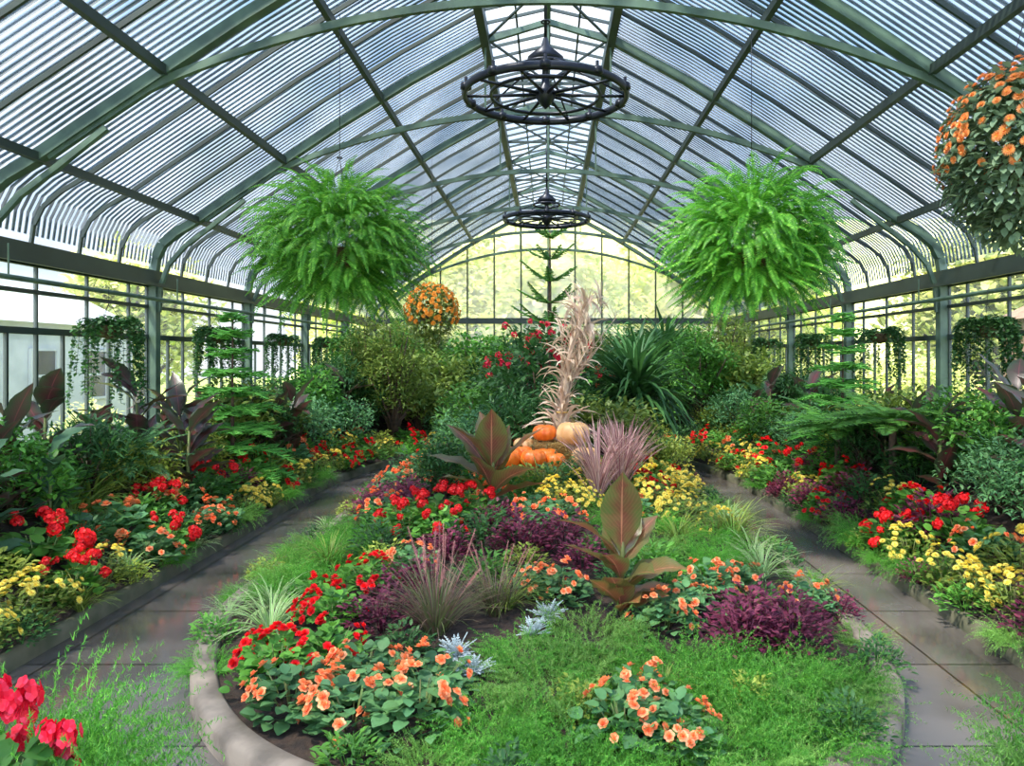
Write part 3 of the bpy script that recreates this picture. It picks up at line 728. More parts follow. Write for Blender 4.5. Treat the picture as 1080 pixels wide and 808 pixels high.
put('canna2', -.62, 8.3, 1.28, rz=0)
put('cordy', .6, 9.1, .95); put('cordy', .9, 9.5, 1.1); put('cordy', .98, 9.95, 1.1)
hz = .34
put('bale', -.32, 10.45, 1., .1, hz); put('bale', .6, 10.6, 1., -.15, hz); put('bale', .1, 11.0, (.7, 1., .8), .05, hz+.365)
for x, y, z, s in ((-.55, 10.42, hz+.36, .42), (-.2, 10.36, hz+.36, .38), (-.78, 10.02, .44, .42), (-.05, 10.95, hz+.66, .36), (.1, 10.4, hz+.36, .3), (-1.0, 10.3, .42, .38), (-.38, 10.68, hz+.36, .4), (-.02, 10.68, hz+.36, .34)):
    put('pump', x, y, s, z=z)
put('pale', .36, 10.92, .5, z=hz+.6); put('pale', .52, 10.42, .4, z=hz+.36); put('pale', -.35, 10.98, .3, z=hz+.5)
put('corn', .22, 11.35, (1.05, 1.05, 1.1), rz=0, z=.46)
for k, x, y, s in (('sh_dark', -.5, 12.4, 1.2), ('sh_blue', -1.3, 12.2, 1.3), ('sh_dark', .9, 12.3, 1.15), ('sh_dark', .2, 12.6, 1.3), ('sh_red', -.15, 14.0, 1.85), ('sh_dark', -1.3, 14.2, 1.4),
                   ('sh_dark', .6, 14.4, 1.4), ('sh_dark', 1.4, 13.2, 1.1), ('yucca', 1.65, 14.3, 1.5), ('sh_dark', -.9, 15.6, 1.5), ('sh_blue', -.3, 15.4, 1.6), ('sh_dark', .6, 15.8, 1.6),
                   ('sh_lime', 1.9, 12.4, .9), ('sh_blue', 1.8, 13.0, .9)):
    put(k, x, y, s)
def fill(x0, x1, y0, y1, step, choose, gap=.36, inside=None):
    y = y0
    while y < y1:
        x = x0
        while x < x1:
            px, py = x+U(-.1, .1), y+U(-.1, .1)
            if (inside is None or inside(px, py)) and all((px-a)**2+(py-b)**2 > gap*gap for a, b in placed):
                k, s = choose(px, py); put(k, px, py, s)
            x += step
        y += step
inC = lambda x, y: abs(x-cx(y)) < half(y)-.28
def chC(x, y):
    if y < 6: return ('feath', .85) if x > -.4 else R.choice((('low_g', .7), ('purple', .8), ('feath', .8)))
    if y < 9: return R.choice((('feath', .9), ('low_g', .9), ('low_l', .9), ('feath', 1.), ('beg_o', .9)))
    if y < 12: return R.choice((('low_g', 1.1), ('feath', 1.1), ('mum_y', 1.), ('beg_r', 1.), ('low_l', 1.)) if x > 0 else (('low_g', 1.1), ('beg_o', 1.1), ('feath', 1.1)))
    return R.choice((('low_g', 1.3), ('low_l', 1.2), ('beg_r', 1.3), ('grass', 1.3), ('mum_y', 1.3)))
fill(-2.6, 2.4, 4.6, 16.8, .4, chC, .33, inC)
yy = 5.1; i = 0
while yy < 14.5:
    for s in (-1, 1):
        k = (('feath', 'low_g', 'spider', 'feath', 'low_l', 'grass') if s < 0 else ('low_g', 'feath', 'purple', 'grass', 'feath', 'low_g'))[i % 6]
        put(k, cx(yy)+s*(half(yy)-.1), yy, .64+U(-.08, .12), z=.1)
    yy += .5; i += 1

# ------------------------------------------------------------------ side borders
Lf = [('mum_y', 5.2), ('mum_y', 5.6), ('mum_y', 6.0), ('ger_r', 6.35), ('mum_y', 6.75), ('spider', 7.15), ('beg_o', 7.5), ('ger_r', 7.9), ('low_g', 8.3), ('beg_o', 8.7), ('beg_o', 9.1), ('feath', 9.4), ('mum_y', 9.8), ('mum_y', 10.2), ('mum_y', 10.6), ('feath', 11.),
      ('beg_r', 11.4), ('mum_y', 11.9), ('mum_y', 12.3), ('feath', 12.7), ('mum_y', 13.1), ('mum_y', 13.6), ('beg_r', 14.1), ('beg_r', 14.6), ('low_g', 15.1), ('mum_y', 15.6), ('feath', 16.1), ('beg_r', 16.6), ('mum_y', 17.1), ('beg_r', 17.6), ('low_l', 18.1)]
for k, y in Lf: put(k, kerbx(-1, y)-.2+U(-.05, .05), y, 1.1 if k != 'spider' else .85)
for i, y in enumerate([5.4, 6.1, 6.9, 7.6, 8.15, 8.9, 9.6, 10.4, 11.2, 12.1, 12.9, 13.8]):
    put(('low_g', 'grass', 'low_l', 'feath', 'spider', 'low_g')[i % 6], kerbx(-1, y)-.06, y+.1, .66)
    put(('feath', 'low_g', 'purple', 'feath', 'low_l', 'grass')[i % 6], kerbx(1, y)+.06, y+.1, .7)
for k, y, s in (('ger_r', 5.1, 1.1), ('mum_y', 5.5, 1.2), ('low_l', 6.0, 1.), ('ger_r', 6.6, 1.2), ('low_g', 7.1, 1.1), ('beg_o', 7.7, 1.2), ('low_g', 8.2, 1.1), ('ger_r', 8.6, 1.1), ('beg_o', 9.0, 1.2), ('low_g', 9.5, 1.2), ('ger_r', 10.0, 1.2), ('purple', 10.5, 1.2), ('low_g', 11., 1.2), ('ger_r', 11.5, 1.2),
                ('low_l', 12., 1.2), ('low_g', 12.6, 1.2), ('beg_o', 13.1, 1.2), ('beg_r', 13.7, 1.2), ('low_g', 14.3, 1.2), ('mum_y', 14.9, 1.2), ('beg_r', 15.5, 1.2), ('low_l', 16.2, 1.2), ('beg_r', 17, 1.2), ('low_g', 17.8, 1.3)):
    put(k, kerbx(-1, y)-.65+U(-.06, .06), y, s*1.12)
for k, x, y, s in (('teal', -4.7, 6.2, 1.1), ('canna_d', -5.0, 6.7, 1.1), ('sh_dark', -5.1, 6.1, 1.), ('canna_d', -5.2, 7.3, 1.15), ('teal', -4.8, 7.3, 1.1), ('canna_d', -5.3, 8.0, 1.2), ('grass', -5.0, 8.3, 1.5), ('sh_lime', -4.8, 8.9, 1.), ('cycad', -5.1, 9.0, 1.1),
                   ('canna_d', -4.5, 9.5, 1.25), ('canna_d', -4.8, 9.9, 1.35), ('canna_d', -5.2, 9.6, 1.3), ('sh_lime', -5.0, 10.4, .9), ('nor_m', -4.85, 11.3, 1.2), ('sh_dark', -5.3, 12.4, 1.2), ('canna_d', -4.6, 12.7, 1.25), ('canna_d', -4.5, 13.3, 1.3),
                   ('sh_dark', -5.5, 12.9, 1.3), ('sh_blue', -4.6, 14.1, 1.3), ('cycad', -5.0, 14.6, 1.2), ('sh_dark', -5.1, 15.4, 1.4), ('sh_blue', -4.2, 15.6, 1.2), ('canna_d', -4.4, 16.4, 1.3), ('sh_dark', -5.0, 17., 1.6), ('sh_olive', -3.5, 17.2, 1.4), ('sh_olive', -4.2, 17.8, 1.25), ('sh_vine', -4.8, 18.8, 1.15), ('sh_dark', -3.1, 18.2, 1.4), ('sh_blue', -2.4, 18.3, 1.3), ('sh_dark', -4.2, 16.9, 1.2)):
    put(k, x, y, s)
Rf = [('purple', 5.4), ('mum_y', 5.9), ('mum_y', 6.3), ('mum_y', 6.7), ('feath', 7.1), ('mum_y', 7.5), ('ger_r', 7.9), ('feath', 8.3), ('feath', 8.7), ('purple', 9.2), ('beg_r', 9.7), ('purple', 10.2), ('mum_y', 10.7), ('purple', 11.2), ('low_g', 11.7), ('beg_r', 12.2),
      ('mum_y', 12.7), ('mum_y', 13.2), ('beg_r', 13.7), ('mum_y', 14.2), ('mum_y', 14.8), ('low_l', 15.4), ('mum_y', 16.), ('beg_o', 16.5), ('beg_r', 17.0), ('mum_y', 17.5), ('grass', 18.)]
for k, y in Rf: put(k, kerbx(1, y)+.22+U(-.05, .05), y, 1.15)
for k, y, s in (('purple', 5.8, 1.2), ('mum_y', 6.4, 1.2), ('beg_o', 6.9, 1.), ('ger_r', 7.4, 1.2), ('purple', 7.9, 1.3), ('beg_r', 8.4, 1.2), ('mum_y', 8.9, 1.2), ('low_g', 9.4, 1.2), ('purple', 9.9, 1.2), ('beg_r', 10.5, 1.2), ('low_g', 11.1, 1.2), ('purple', 11.6, 1.2), ('ger_r', 12.1, 1.2),
                ('low_g', 12.7, 1.2), ('beg_r', 13.4, 1.2), ('mum_y', 14, 1.2), ('beg_o', 14.6, 1.2), ('low_g', 15.3, 1.2), ('beg_r', 16, 1.2), ('low_g', 16.7, 1.3), ('low_l', 17.4, 1.3)):
    put(k, kerbx(1, y)+.68+U(-.06, .06), y, s*1.12)
for k, x, y, s in (('canna_d', 5.0, 7.6, 1.15), ('sh_blue', 4.7, 7.9, 1.1), ('canna_d', 5.2, 8.4, 1.25), ('canna_d', 4.6, 8.9, 1.2), ('treefern', 4.5, 9.9, 1.), ('treefern', 4.2, 11.0, .95), ('sh_dark', 5.3, 9.4, 1.1), ('nor_m', 4.7, 12.1, 1.2), ('sh_lime', 5.2, 13.0, 1.),
                   ('sh_blue', 4.5, 13.1, 1.1), ('canna_d', 4.7, 13.6, 1.25), ('cycad', 5.1, 13.8, 1.2), ('sh_lime', 4.5, 14.4, 1.), ('canna_d', 4.4, 15., 1.25), ('sh_dark', 5.2, 15.2, 1.3), ('sh_blue', 4.1, 16.1, 1.3), ('cycad', 4.8, 16.6, 1.3), ('sh_vine', 3.5, 17.4, 1.25), ('sh_dark', 4.5, 17.6, 1.7), ('sh_olive', 4.3, 18.8, 1.3), ('sh_dark', 2.6, 18.2, 1.5), ('sh_blue', 5.2, 6.6, 1.), ('teal', 4.6, 6.2, 1.1), ('canna_d', 5.3, 5.9, 1.1), ('sh_blue', 2.0, 18.0, 1.3)):
    put(k, x, y, s)
def chS(x, y): return R.choice((('low_g', 1.4), ('sh_blue', .95), ('sh_dark', 1.), ('grass', 1.2), ('low_l', 1.3), ('sh_dark', 1.05), ('low_g', 1.5), ('canna_d', .9), ('sh_lime', .8)))
fill(-5.7, -4.2, 5.0, 18.2, .45, chS, .36, lambda x, y: outdist(x, y) > .3); fill(3.7, 5.7, 5.0, 18.2, .45, chS, .36, lambda x, y: outdist(x, y) > .3)
for k, x, y, s in (('nor_t', .05, 20.5, 1.), ('sh_dark', -1.4, 19.7, 1.7), ('sh_dark', -.4, 19.2, 1.5), ('sh_dark', .6, 19.4, 1.5), ('sh_lime', -.9, 18.9, 1.2), ('sh_blue', .2, 18.8, 1.2), ('sh_dark', -2.6, 19.8, 1.8), ('sh_red', 1.2, 19.2, 1.5), ('yucca', 2.3, 19.4, 1.7), ('yucca', 3.2, 20.8, 1.6), ('sh_dark', -.7, 20.6, 1.8), ('sh_vine', 3.9, 21.2, 1.3), ('sh_vine', -4.2, 20.8, 1.3), ('sh_dark', -2.2, 22.2, 2.3), ('sh_dark', -.6, 22.4, 2.2),
                   ('sh_dark', 1.1, 22.3, 2.2), ('sh_olive', -3.6, 22.8, 1.3), ('sh_dark', 2.6, 23.2, 2.3), ('sh_dark', -5.0, 22.6, 2.), ('sh_dark', 5.0, 22.6, 2.), ('sh_dark', 4.2, 23.9, 2.1), ('sh_dark', -3.8, 24.0, 2.1), ('sh_olive', .9, 24.2, 1.2), ('sh_dark', -1.4, 23.9, 2.1), ('sh_olive', 5.1, 20.0, 1.2), ('sh_olive', -5.2, 20.2, 1.2), ('sh_dark', 1.5, 20.8, 1.8), ('sh_dark', -3.6, 19.2, 1.7)):
    put(k, x, y, s)

def planter(x, y, lab):
    b = MB(); lathe(b, [(.001, 0), (.2, 0), (.22, .05), (.18, .12), (.26, .56), (.3, .62), (.3, .68), (.25, .68), (.24, .6), (.001, .6)], 28)
    root = bpy.data.objects.new('stone_urn', b.mesh('stone_urn', ['terra'])); root.location = (x, y, 0); root['label'] = lab; root['category'] = 'urn'; root['group'] = 'stone urns at the entrance'; link(root)
for x, y in ((-1.85, 2.6), (2.0, 2.6)): planter(x, y, 'weathered stone urn holding feathery foliage at the path start')
put('feath', -1.7, 2.66, (1.15, 1.15, 1.7), z=.61); put('feath', -1.95, 2.75, (1.2, 1.2, 2.0), z=.62); put('ger_c', -1.78, 2.42, (.85, .85, 1.25), z=.61); put('feath', -1.68, 2.5, (.9, .9, 1.), z=.6)
put('feath', 1.85, 2.6, (1.15, 1.15, 1.35), z=.61); put('feath', 2.1, 2.75, (1.2, 1.2, 1.7), z=.62); put('feath', 1.95, 2.45, 1., z=.6)

# ------------------------------------------------------------------ hanging plants
put('hfern', -2.17, 7.9, 1.1, z=3.32); put('hfern', 2.12, 7.9, 1.05, z=3.34)
put('hmum', 2.68, 4.2, 1.05, z=3.33)
put('hmumg', -1.76, 11.5, 1.0, z=2.88)
for s in (-1, 1):
    for y in (6.3, 9.5, 12.6, 15.8, 19.): put('hvine', s*5.5, y, 1.05, z=2.6)

# ------------------------------------------------------------------ outside
for x, y, s in ((-7, 31.5, 1.05), (0, 32.5, 1.1), (7.2, 31.5, 1.05), (-3.7, 40, 1.2), (4.2, 40.5, 1.2), (12, 40, 1.2), (15.5, 27, 1.), (-16.5, 30, 1.)):
    put('xtree', x, y, s, z=-.1)
for i in range(9):
    if i != 4: put('xbush', 9.2+U(-.3, .6), 6+i*2.5, U(1., 1.3), z=-.1)
for i in range(4): put('xbush', -9.0+U(-.4, .4), 15+i*3, U(.5, .75), z=-.1)

# ------------------------------------------------------------------ structure
NT = [0]
def structure(name, mb, mats, smooth=False, label=None):
    o = bpy.data.objects.new(name, mb.mesh(name, mats, smooth)); o['kind'] = 'structure'
    if label: o['label'] = label
    return link(o)
def trim(mb, mats, smooth=False, label=None):
    NT[0] += 1; return structure('trim_%d' % NT[0], mb, mats, smooth, label)

b = MB(); box(b, -6.2, 6.2, -3, 26.1, -.1, 0); structure('floor', b, ['floor'], label='wet concrete slab paths')
def sweep(P, secs, closed, sg=1):
    m = MB(); n = len(P)
    for o, z in secs:
        for i, (x, y) in enumerate(P):
            a = P[i-1] if (closed or i > 0) else P[0]; c = P[(i+1) % n] if (closed or i < n-1) else P[-1]
            tx, ty = c[0]-a[0], c[1]-a[1]; q = sqrt(tx*tx+ty*ty)+1e-9
            m.v.append((x+ty/q*o*sg, y-tx/q*o*sg, z)); m.uv.append((0, 0))
    for k in range(len(secs)-1):
        for i in range(n if closed else n-1):
            j = (i+1) % n; m.f.append((k*n+i, k*n+j, (k+1)*n+j, (k+1)*n+i)); m.mi.append(0)
    return m
ys = [Y0+(Y1-Y0)*(.5-.5*cos(pi*i/140)) for i in range(141)]
P = [(cx(y)+half(y), y) for y in ys]+[(cx(y)-half(y), y) for y in reversed(ys)][1:-1]
trim(sweep(P, [(.02, -.02), (.02, .13), (-.015, .16), (-.12, .16), (-.145, .13), (-.145, -.02)], True), ['kerb'], True, 'low concrete kerb around the central flower bed')
ts_ = [YE+RE*sin(pi/2*i/50) for i in range(51)]
ysl = [-1+13*i/30 for i in range(30)]+ts_
P = [(kerbx(-1, y), y) for y in ysl]+[(kerbx(1, y), y) for y in reversed(ysl[:-1])]
trim(sweep(P, [(.0, -.02), (.0, .1), (-.025, .13), (-.11, .13), (-.14, .1), (-.14, -.02)], False, 1), ['kerb2'], True, 'mossy concrete kerb of the outer borders')
def grid(pf, nu, nv):
    m = MB()
    for i in range(nu+1):
        for j in range(nv+1): m.v.append(pf(i/nu, j/nv)); m.uv.append((0, 0))
    for i in range(nu):
        for j in range(nv):
            a = i*(nv+1)+j; m.f.append((a, a+nv+1, a+nv+2, a+1)); m.mi.append(0)
    return m
def pc(u, v):
    y = Y0+.08+(Y1-Y0-.16)*u; h = max(.02, half(y)-.08); x = cx(y)+(2*v-1)*h
    return (x, y, zc(x, y)+U(-.012, .012))
def soilobj(m, lab):
    o = bpy.data.objects.new('soil_bed', m.mesh('soil_bed', ['soil'])); o['label'] = lab; o['category'] = 'soil'; o['kind'] = 'stuff'; link(o)
soilobj(grid(pc, 150, 40), 'dark brown soil of the central flower bed')
def ps(s):
    def f(u, v):
        y = -1+13*u/.66 if u < .66 else YE+RE*sin(pi/2*(u-.66)/.34)
        k = kerbx(s, y)+s*.06 if kq(y) > .05 else kerbx(s, y); x = s*5.97+(k-s*5.97)*v
        return (x, y, zside(x, y)+U(-.012, .012))
    return f
soilobj(grid(ps(-1), 160, 24), 'dark brown soil of the border beside the path'); soilobj(grid(ps(1), 160, 24), 'dark brown soil of the border beside the path')
soilobj(grid(lambda u, v: (-5.97+11.94*v, 18.6+7.25*u, zside(-5.97+11.94*v, 18.6+7.25*u)+U(-.012, .012)), 50, 70), 'dark brown soil of the planting bank under the end wall')

PROF = [(6, 3.48), (5.965, 3.72), (5.86, 3.93), (5.66, 4.1), (5.36, 4.28), (4.9, 4.6), (4.2, 5.07), (3.2, 5.74), (2.1, 6.42), (.95, 7.05)]
YS = [-2.9, .7, 4.3, 7.9, 11.5, 15.1, 18.7, 22.3, 25.9]
YA, YB = -2.9, 25.9
def roofz(x):
    x = abs(x)
    if x < .95: return 7.2+.25*(1-x/.95)
    for (a, za), (c, zd) in zip(PROF, PROF[1:]):
        if c <= x <= a: return za+(zd-za)*(a-x)/(a-c)
    return 3.48
g = MB()
for s in (-1, 1):
    pr = [(s*x, z+.1) for x, z in PROF]+[(s*.95, 7.3)]+[(0, 7.52)]
    for i in range(len(pr)-1):
        if i == len(PROF)-1: continue
        k = len(g.v); a, c = pr[i], pr[i+1]
        g.v += [(a[0], YA, a[1]), (a[0], YB, a[1]), (c[0], YB, c[1]), (c[0], YA, c[1])]; g.uv += [(0, 0)]*4; g.f.append((k, k+1, k+2, k+3)); g.mi.append(0)
structure('ceiling', g, ['glass'], False, 'glass roof panes with pale haze')
lm = MB()
y = YA+.1
while y < YB-.05:
    for s in (-1, 1):
        pr = [Vector((s*x, y, z+.15)) for x, z in PROF]
        w = .027
        for i in range(len(pr)-1):
            a, c = pr[i], pr[i+1]; up = Vector((0, 0, .01))
            hexa(lm, [a+Vector((0, -w, 0)), a+Vector((0, w, 0)), a+Vector((0, w, 0))+up, a+Vector((0, -w, 0))+up,
                      c+Vector((0, -w, 0)), c+Vector((0, w, 0)), c+Vector((0, w, 0))+up, c+Vector((0, -w, 0))+up])
    y += .1
trim(lm, ['lath'], False, 'weathered shading laths over the roof glass')
for y in YS:
    m = MB()
    for s in (-1, 1):
        pr = [(s*(x-.02), y, z) for x, z in PROF]
        for a, c in zip(pr, pr[1:]): beam(m, a, c, .12, .12)
        beam(m, (s*5.98, y, 0), (s*5.98, y, 3.5), .14, .14)
        beam(m, (s*.95, y, 7.01), (0, y, 7.3), .07, .08)
        pts = [(5.9, 2.9), (5.87, 3.3), (5.75, 3.62), (5.5, 3.9), (5.1, 4.2), (4.6, 4.6)]
        for a, c in zip(pts, pts[1:]): beam(m, (s*a[0], y, a[1]), (s*c[0], y, c[1]), .06, .06)
    trim(m, ['frame'], False, 'green steel roof rafter and wall post')
    m = MB(); P = []
    for i in range(41):
        x = -5.2+10.4*i/40; P.append((x, y, min(5.93-.97*(x/4.3)**2, roofz(x)-.09)))
    for a, c in zip(P, P[1:]): beam(m, a, c, .06, .08)
    beam(m, (0, y, 5.9), (0, y, 7.3), .035, .035)
    for s in (-1, 1):
        beam(m, (s*.95, y, 5.88), (s*.95, y, 7.), .03, .03)
    trim(m, ['frame'], False, 'slender curved steel tie arch')
m = MB(); y = YA
while y < YB:
    if all(abs(y-a) > .1 for a in YS):
        for s in (-1, 1):
            pr = [(s*x, y, z+.03) for x, z in PROF]
            for a, c in zip(pr, pr[1:]): beam(m, a, c, .03, .05)
    y += .9
trim(m, ['framed'], False, 'thin steel glazing bars of the roof')
m = MB(); y = YA
while y < YB:
    for s in (-1, 1):
        beam(m, (s*.95, y, 7.28), (0, y, 7.5), .03, .045); beam(m, (s*.95, y, 7.02), (s*.95, y, 7.28), .03, .03)
    y += .45
for y in YS[:-1]: beam(m, (-.95, y+1.8, 7.02), (.95, y+1.8, 7.02), .04, .05)
for a, c in zip(YS, YS[1:]):
    beam(m, (-.93, a, 7.04), (.93, c, 7.04), .03, .03); beam(m, (.93, a, 7.04), (-.93, c, 7.04), .03, .03)
for x in (-.48, .48): beam(m, (x, YA, 7.38), (x, YB, 7.38), .03, .04)
trim(m, ['framed'], False, 'steel framing of the ridge ventilator')
for s in (-1, 1):
    for x, w, h, mt in ((5.3, .07, .09, 'framed'), (3.98, .07, .1, 'framed'), (2.52, .07, .1, 'framed'), (.95, .12, .16, 'framed')):
        m = MB(); z = roofz(x) if x > 1 else 7.02; beam(m, (s*x, YA, z-.03), (s*x, YB, z-.03), w, h); trim(m, [mt], False, 'steel purlin along the roof')
    m = MB(); beam(m, (s*.95, YA, 7.28), (s*.95, YB, 7.28), .05, .06); trim(m, ['frame'])
    m = MB(); beam(m, (s*6., YA, 3.42), (s*6., YB, 3.42), .2, .2); beam(m, (s*5.85, YA, 3.3), (s*5.85, YB, 3.3), .05, .05); trim(m, ['framed'], False, 'dark eave beam')
    m = MB(); tube(m, [(s*5.62, YA, 3.05), (s*5.62, YB, 3.05)], .03, 10)
    for y in YS: beam(m, (s*5.62, y, 3.05), (s*5.98, y, 3.05), .03, .03)
    for y in YS: tube(m, [(s*5.62, y, 3.05), (s*5.62, y, 3.4)], .01, 5)
    trim(m, ['frame'], False, 'steel pipe rail running along the wall')
m = MB(); beam(m, (0, YA, 7.47), (0, YB, 7.47), .08, .1); trim(m, ['frame'], False, 'ridge beam')

def wall(name, m): structure(name, m, ['masonry'], False, 'low painted masonry wall below the windows')
m = MB(); box(m, -6.15, -6.0, YA, YB, 0, 1.15); wall('wall_left', m)
m = MB(); box(m, 6.0, 6.15, YA, YB, 0, 1.15); wall('wall_right', m)
m = MB(); box(m, -6.15, 6.15, 25.9, 26.05, 0, 1.15); wall('wall_back', m)
wn = 0
def window(m, gm, mat='glassw'):
    global wn
    wn += 1; o = structure('window_%d' % wn, m, ['framed'], False, 'steel-framed greenhouse window')
    p = bpy.data.objects.new('pane', gm.mesh('pane', [mat], False)); p.parent = o; link(p)
for s in (-1, 1):
    for a, c in zip(YS, YS[1:]):
        m = MB(); gm = MB(); x = s*6.05
        for z, h in ((1.18, .07), (2.52, .08), (2.98, .05), (3.3, .05)): beam(m, (x, a, z), (x, c, z), .06, h)
        for i in range(8):
            yy = a+.07+(c-a-.14)*i/7; beam(m, (x, yy, 1.15), (x, yy, 2.52), .04, .035 if i not in (0, 7) else .06)
            if i % 2 == 0 or i == 7: beam(m, (x, yy, 2.52), (x, yy, 3.35), .04, .03)
        gm.v += [(x, a, 1.15), (x, c, 1.15), (x, c, 3.35), (x, a, 3.35)]; gm.uv += [(0, 0)]*4; gm.f.append((0, 1, 2, 3)); gm.mi.append(0)
        window(m, gm)
m = MB(); gm = MB(); yb = 25.95
for z, h in ((1.18, .08), (2.55, .08), (3.48, .2)):
    beam(m, (-6, yb, z), (6, yb, z), .08, h)
i = -6
while i <= 6:
    x = i*.92; beam(m, (x, yb, 1.15), (x, yb, roofz(x)+.05), .05, .045); i += 1
gm.v = [(-6, yb, 1.15), (6, yb, 1.15), (6, yb, 3.5), (5.3, yb, 4.4), (3.2, yb, 5.8), (.95, yb, 7.1), (0, yb, 7.5), (-.95, yb, 7.1), (-3.2, yb, 5.8), (-5.3, yb, 4.4), (-6, yb, 3.5)]
gm.uv = [(0, 0)]*11; gm.f = [tuple(range(11))]; gm.mi = [0]
window(m, gm, 'glasse')

def thing(name, m, mats, lab, cat, kind=None, smooth=False):
    o = bpy.data.objects.new(name, m.mesh(name, mats, smooth)); o['label'] = lab; o['category'] = cat
    if kind: o['kind'] = kind
    return link(o)
m = MB(); box(m, -60, 60, -20, 90, -.3, -.12); thing('lawn', m, ['lawn'], 'green lawn outside the greenhouse', 'grass', 'stuff')
m = grid(lambda u, v: (-16+80*v, 46+35*u, -.1+17*u**.8+U(0, .3)), 30, 50); thing('hillside', m, ['hill'], 'sunlit yellow-green hillside behind the greenhouse', 'hill', 'stuff', True)
def building(name, X, sgn, Y5, Y6, mat, lab, dep=3.5, zt=3.0):
    m = MB(); gb = MB(); box(m, min(X, X+sgn*dep), max(X, X+sgn*dep), Y5, Y6, -.15, zt)
    a, c = min(X-sgn*.2, X+sgn*(dep+.2)), max(X-sgn*.2, X+sgn*(dep+.2)); mid = (a+c)/2
    b0 = len(m.v); m.v += [(a, Y5-.2, zt), (c, Y5-.2, zt), (mid, Y5-.2, zt+1.), (a, Y6+.2, zt), (c, Y6+.2, zt), (mid, Y6+.2, zt+1.)]; m.uv += [(0, 0)]*6
    for f in ((0, 1, 2), (3, 5, 4), (0, 2, 5, 3), (1, 4, 5, 2), (0, 3, 4, 1)): m.f.append(tuple(b0+i for i in f)); m.mi.append(0)
    y = Y5+.8
    while y < Y6-1:
        for q in (0, .9): beam(m, (X-sgn*.04, y+q, 1.2), (X-sgn*.04, y+q, 2.4), .06, .06)
        for z in (1.2, 1.8, 2.4): beam(m, (X-sgn*.04, y, z), (X-sgn*.04, y+.9, z), .05, .06)
        k = len(gb.v); xx = X-sgn*.02; gb.v += [(xx, y, 1.2), (xx, y+.9, 1.2), (xx, y+.9, 2.4), (xx, y, 2.4)]; gb.uv += [(0, 0)]*4; gb.f.append((k, k+1, k+2, k+3)); gb.mi.append(0)
        y += 2.
    o = thing(name, m, [mat], lab, 'building')
    p = bpy.data.objects.new('window_glass', gb.mesh('building_window_glass', ['iron'], False)); p.parent = o; link(p)
building('white_building', -11.5, -1, 6, 21, 'white', 'plain whitish building with small windows outside the glass wall')
building('brick_building', 12., 1, 15.5, 20, 'brown', 'small brown brick building beyond the bushes outside', 4., 3.2)

# ------------------------------------------------------------------ wheel chandeliers
def chandelier(y, z, top, src=None):
    root = bpy.data.objects.new('wheel_chandelier', None); root.location = (-.03, y, z); root['label'] = 'large black iron wheel chandelier hanging from the ridge'; root['category'] = 'chandelier'; root['group'] = 'iron wheel chandeliers'; link(root)
    def part(n, me, mat=None):
        o = bpy.data.objects.new(n, me); o.parent = root; link(o)
        if mat is not None: o.matrix_basis = mat
    if src is None:
        src = {}
        a = MB(); torus(a, (0, 0, 0), .98, .035, 64, 8, 0, 1.5); src['outer_ring'] = a.mesh('outer_ring', ['iron'])
        a = MB(); torus(a, (0, 0, .0), .66, .022, 48, 8); src['inner_ring'] = a.mesh('inner_ring', ['iron'])
        a = MB(); torus(a, (0, 0, .34), .3, .025, 32, 8); src['crown_ring'] = a.mesh('crown_ring', ['iron'])
        a = MB(); lathe(a, [(.001, -.16), (.05, -.12), (.12, -.02), (.12, .06), (.05, .14), (.04, .34), (.2, .4), (.22, .46), (.06, .6), (.03, .7), (.001, .72)], 20); src['hub'] = a.mesh('hub', ['iron'])
        a = MB(); tube(a, [(.05, 0, .02), (.66, 0, 0), (.98, 0, 0)], [.024, .018, .018], 6); src['spoke'] = a.mesh('spoke', ['iron'])
        a = MB(); tube(a, [(.3, 0, .34), (.6, 0, .2), (.96, 0, .02)], .012, 6); src['stay'] = a.mesh('stay', ['iron'])
        a = MB(); lathe(a, [(.001, .12), (.02, .12), (.02, .06), (.06, .05), (.07, -.02), (.03, -.04), (.001, -.04)], 10, c=(.98, 0, 0)); src['lamp_cup'] = a.mesh('lamp_cup', ['iron'])
    for k in ('outer_ring', 'inner_ring', 'crown_ring', 'hub'): part(k, src[k])
    for i in range(10):
        rm = Matrix.Rotation(2*pi*i/10, 4, 'Z'); part('spoke', src['spoke'], rm)
        if i % 2 == 0: part('stay', src['stay'], rm)
        part('lamp_cup', src['lamp_cup'], Matrix.Rotation(2*pi*(i+.5)/10, 4, 'Z'))
    a = MB(); tube(a, [(0, 0, .7), (0, 0, top-z)], .02, 8); torus(a, (0, 0, .9), .05, .012, 16, 6); part('pole', a.mesh('pole', ['iron']))
    return src
src = chandelier(9.2, 5.38, 7.45); chandelier(17.4, 5.38, 7.45, src)

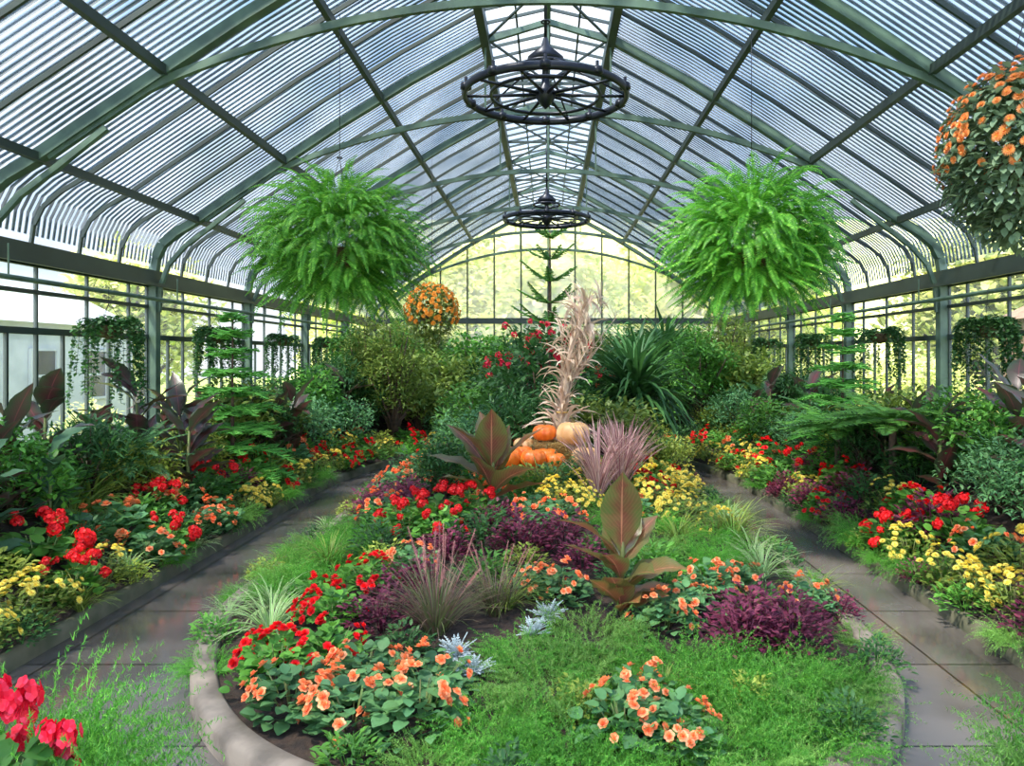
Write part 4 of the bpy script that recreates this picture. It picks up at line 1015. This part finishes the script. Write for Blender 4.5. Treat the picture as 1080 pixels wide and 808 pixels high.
# ------------------------------------------------------------------ light
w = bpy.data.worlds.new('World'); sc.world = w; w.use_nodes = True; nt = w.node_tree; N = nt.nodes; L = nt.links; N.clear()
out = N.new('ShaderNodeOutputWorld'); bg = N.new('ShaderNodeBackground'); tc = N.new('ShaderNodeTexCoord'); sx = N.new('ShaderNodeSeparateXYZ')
L.new(tc.outputs['Generated'], sx.inputs[0])
r = ramp(nt, [(214, 224, 234), (158, 198, 246), (124, 170, 240)]); r.color_ramp.elements[1].position = .4; L.new(sx.outputs[2], r.inputs[0])
n = N.new('ShaderNodeTexNoise'); n.inputs['Scale'].default_value = 3.5; n.inputs['Detail'].default_value = 7; L.new(tc.outputs['Generated'], n.inputs['Vector'])
r2 = ramp(nt, [(0, 0, 0), (255, 255, 255)]); r2.color_ramp.elements[0].position = .45; r2.color_ramp.elements[1].position = .7; L.new(n.outputs[0], r2.inputs[0])
mx = N.new('ShaderNodeMix'); mx.data_type = 'RGBA'; mx.inputs[7].default_value = (1, 1, 1, 1); L.new(r.outputs[0], mx.inputs[6]); L.new(r2.outputs[0], mx.inputs[0])
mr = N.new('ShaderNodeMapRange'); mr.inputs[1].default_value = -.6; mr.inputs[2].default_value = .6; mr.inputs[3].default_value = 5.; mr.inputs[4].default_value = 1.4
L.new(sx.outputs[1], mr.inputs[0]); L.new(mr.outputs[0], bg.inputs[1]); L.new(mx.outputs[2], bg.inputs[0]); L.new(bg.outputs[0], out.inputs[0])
sl = bpy.data.lights.new('Sun', 'SUN'); sl.energy = 13.5; sl.angle = math.radians(5); sl.color = (1, .91, .76)
so = bpy.data.objects.new('Sun', sl); so.rotation_euler = Vector((.45, .4, -1)).to_track_quat('-Z', 'Y').to_euler(); link(so)

cam = bpy.data.cameras.new('Camera'); co = bpy.data.objects.new('Camera', cam); link(co)
co.location = (0, 0, 2.2); co.rotation_euler = (pi/2, 0, 0)
cam.sensor_width = 36; cam.lens = 800/1080*36; cam.shift_x = -38/1080; cam.shift_y = -26/1080
cam.clip_end = 300
sc.camera = co
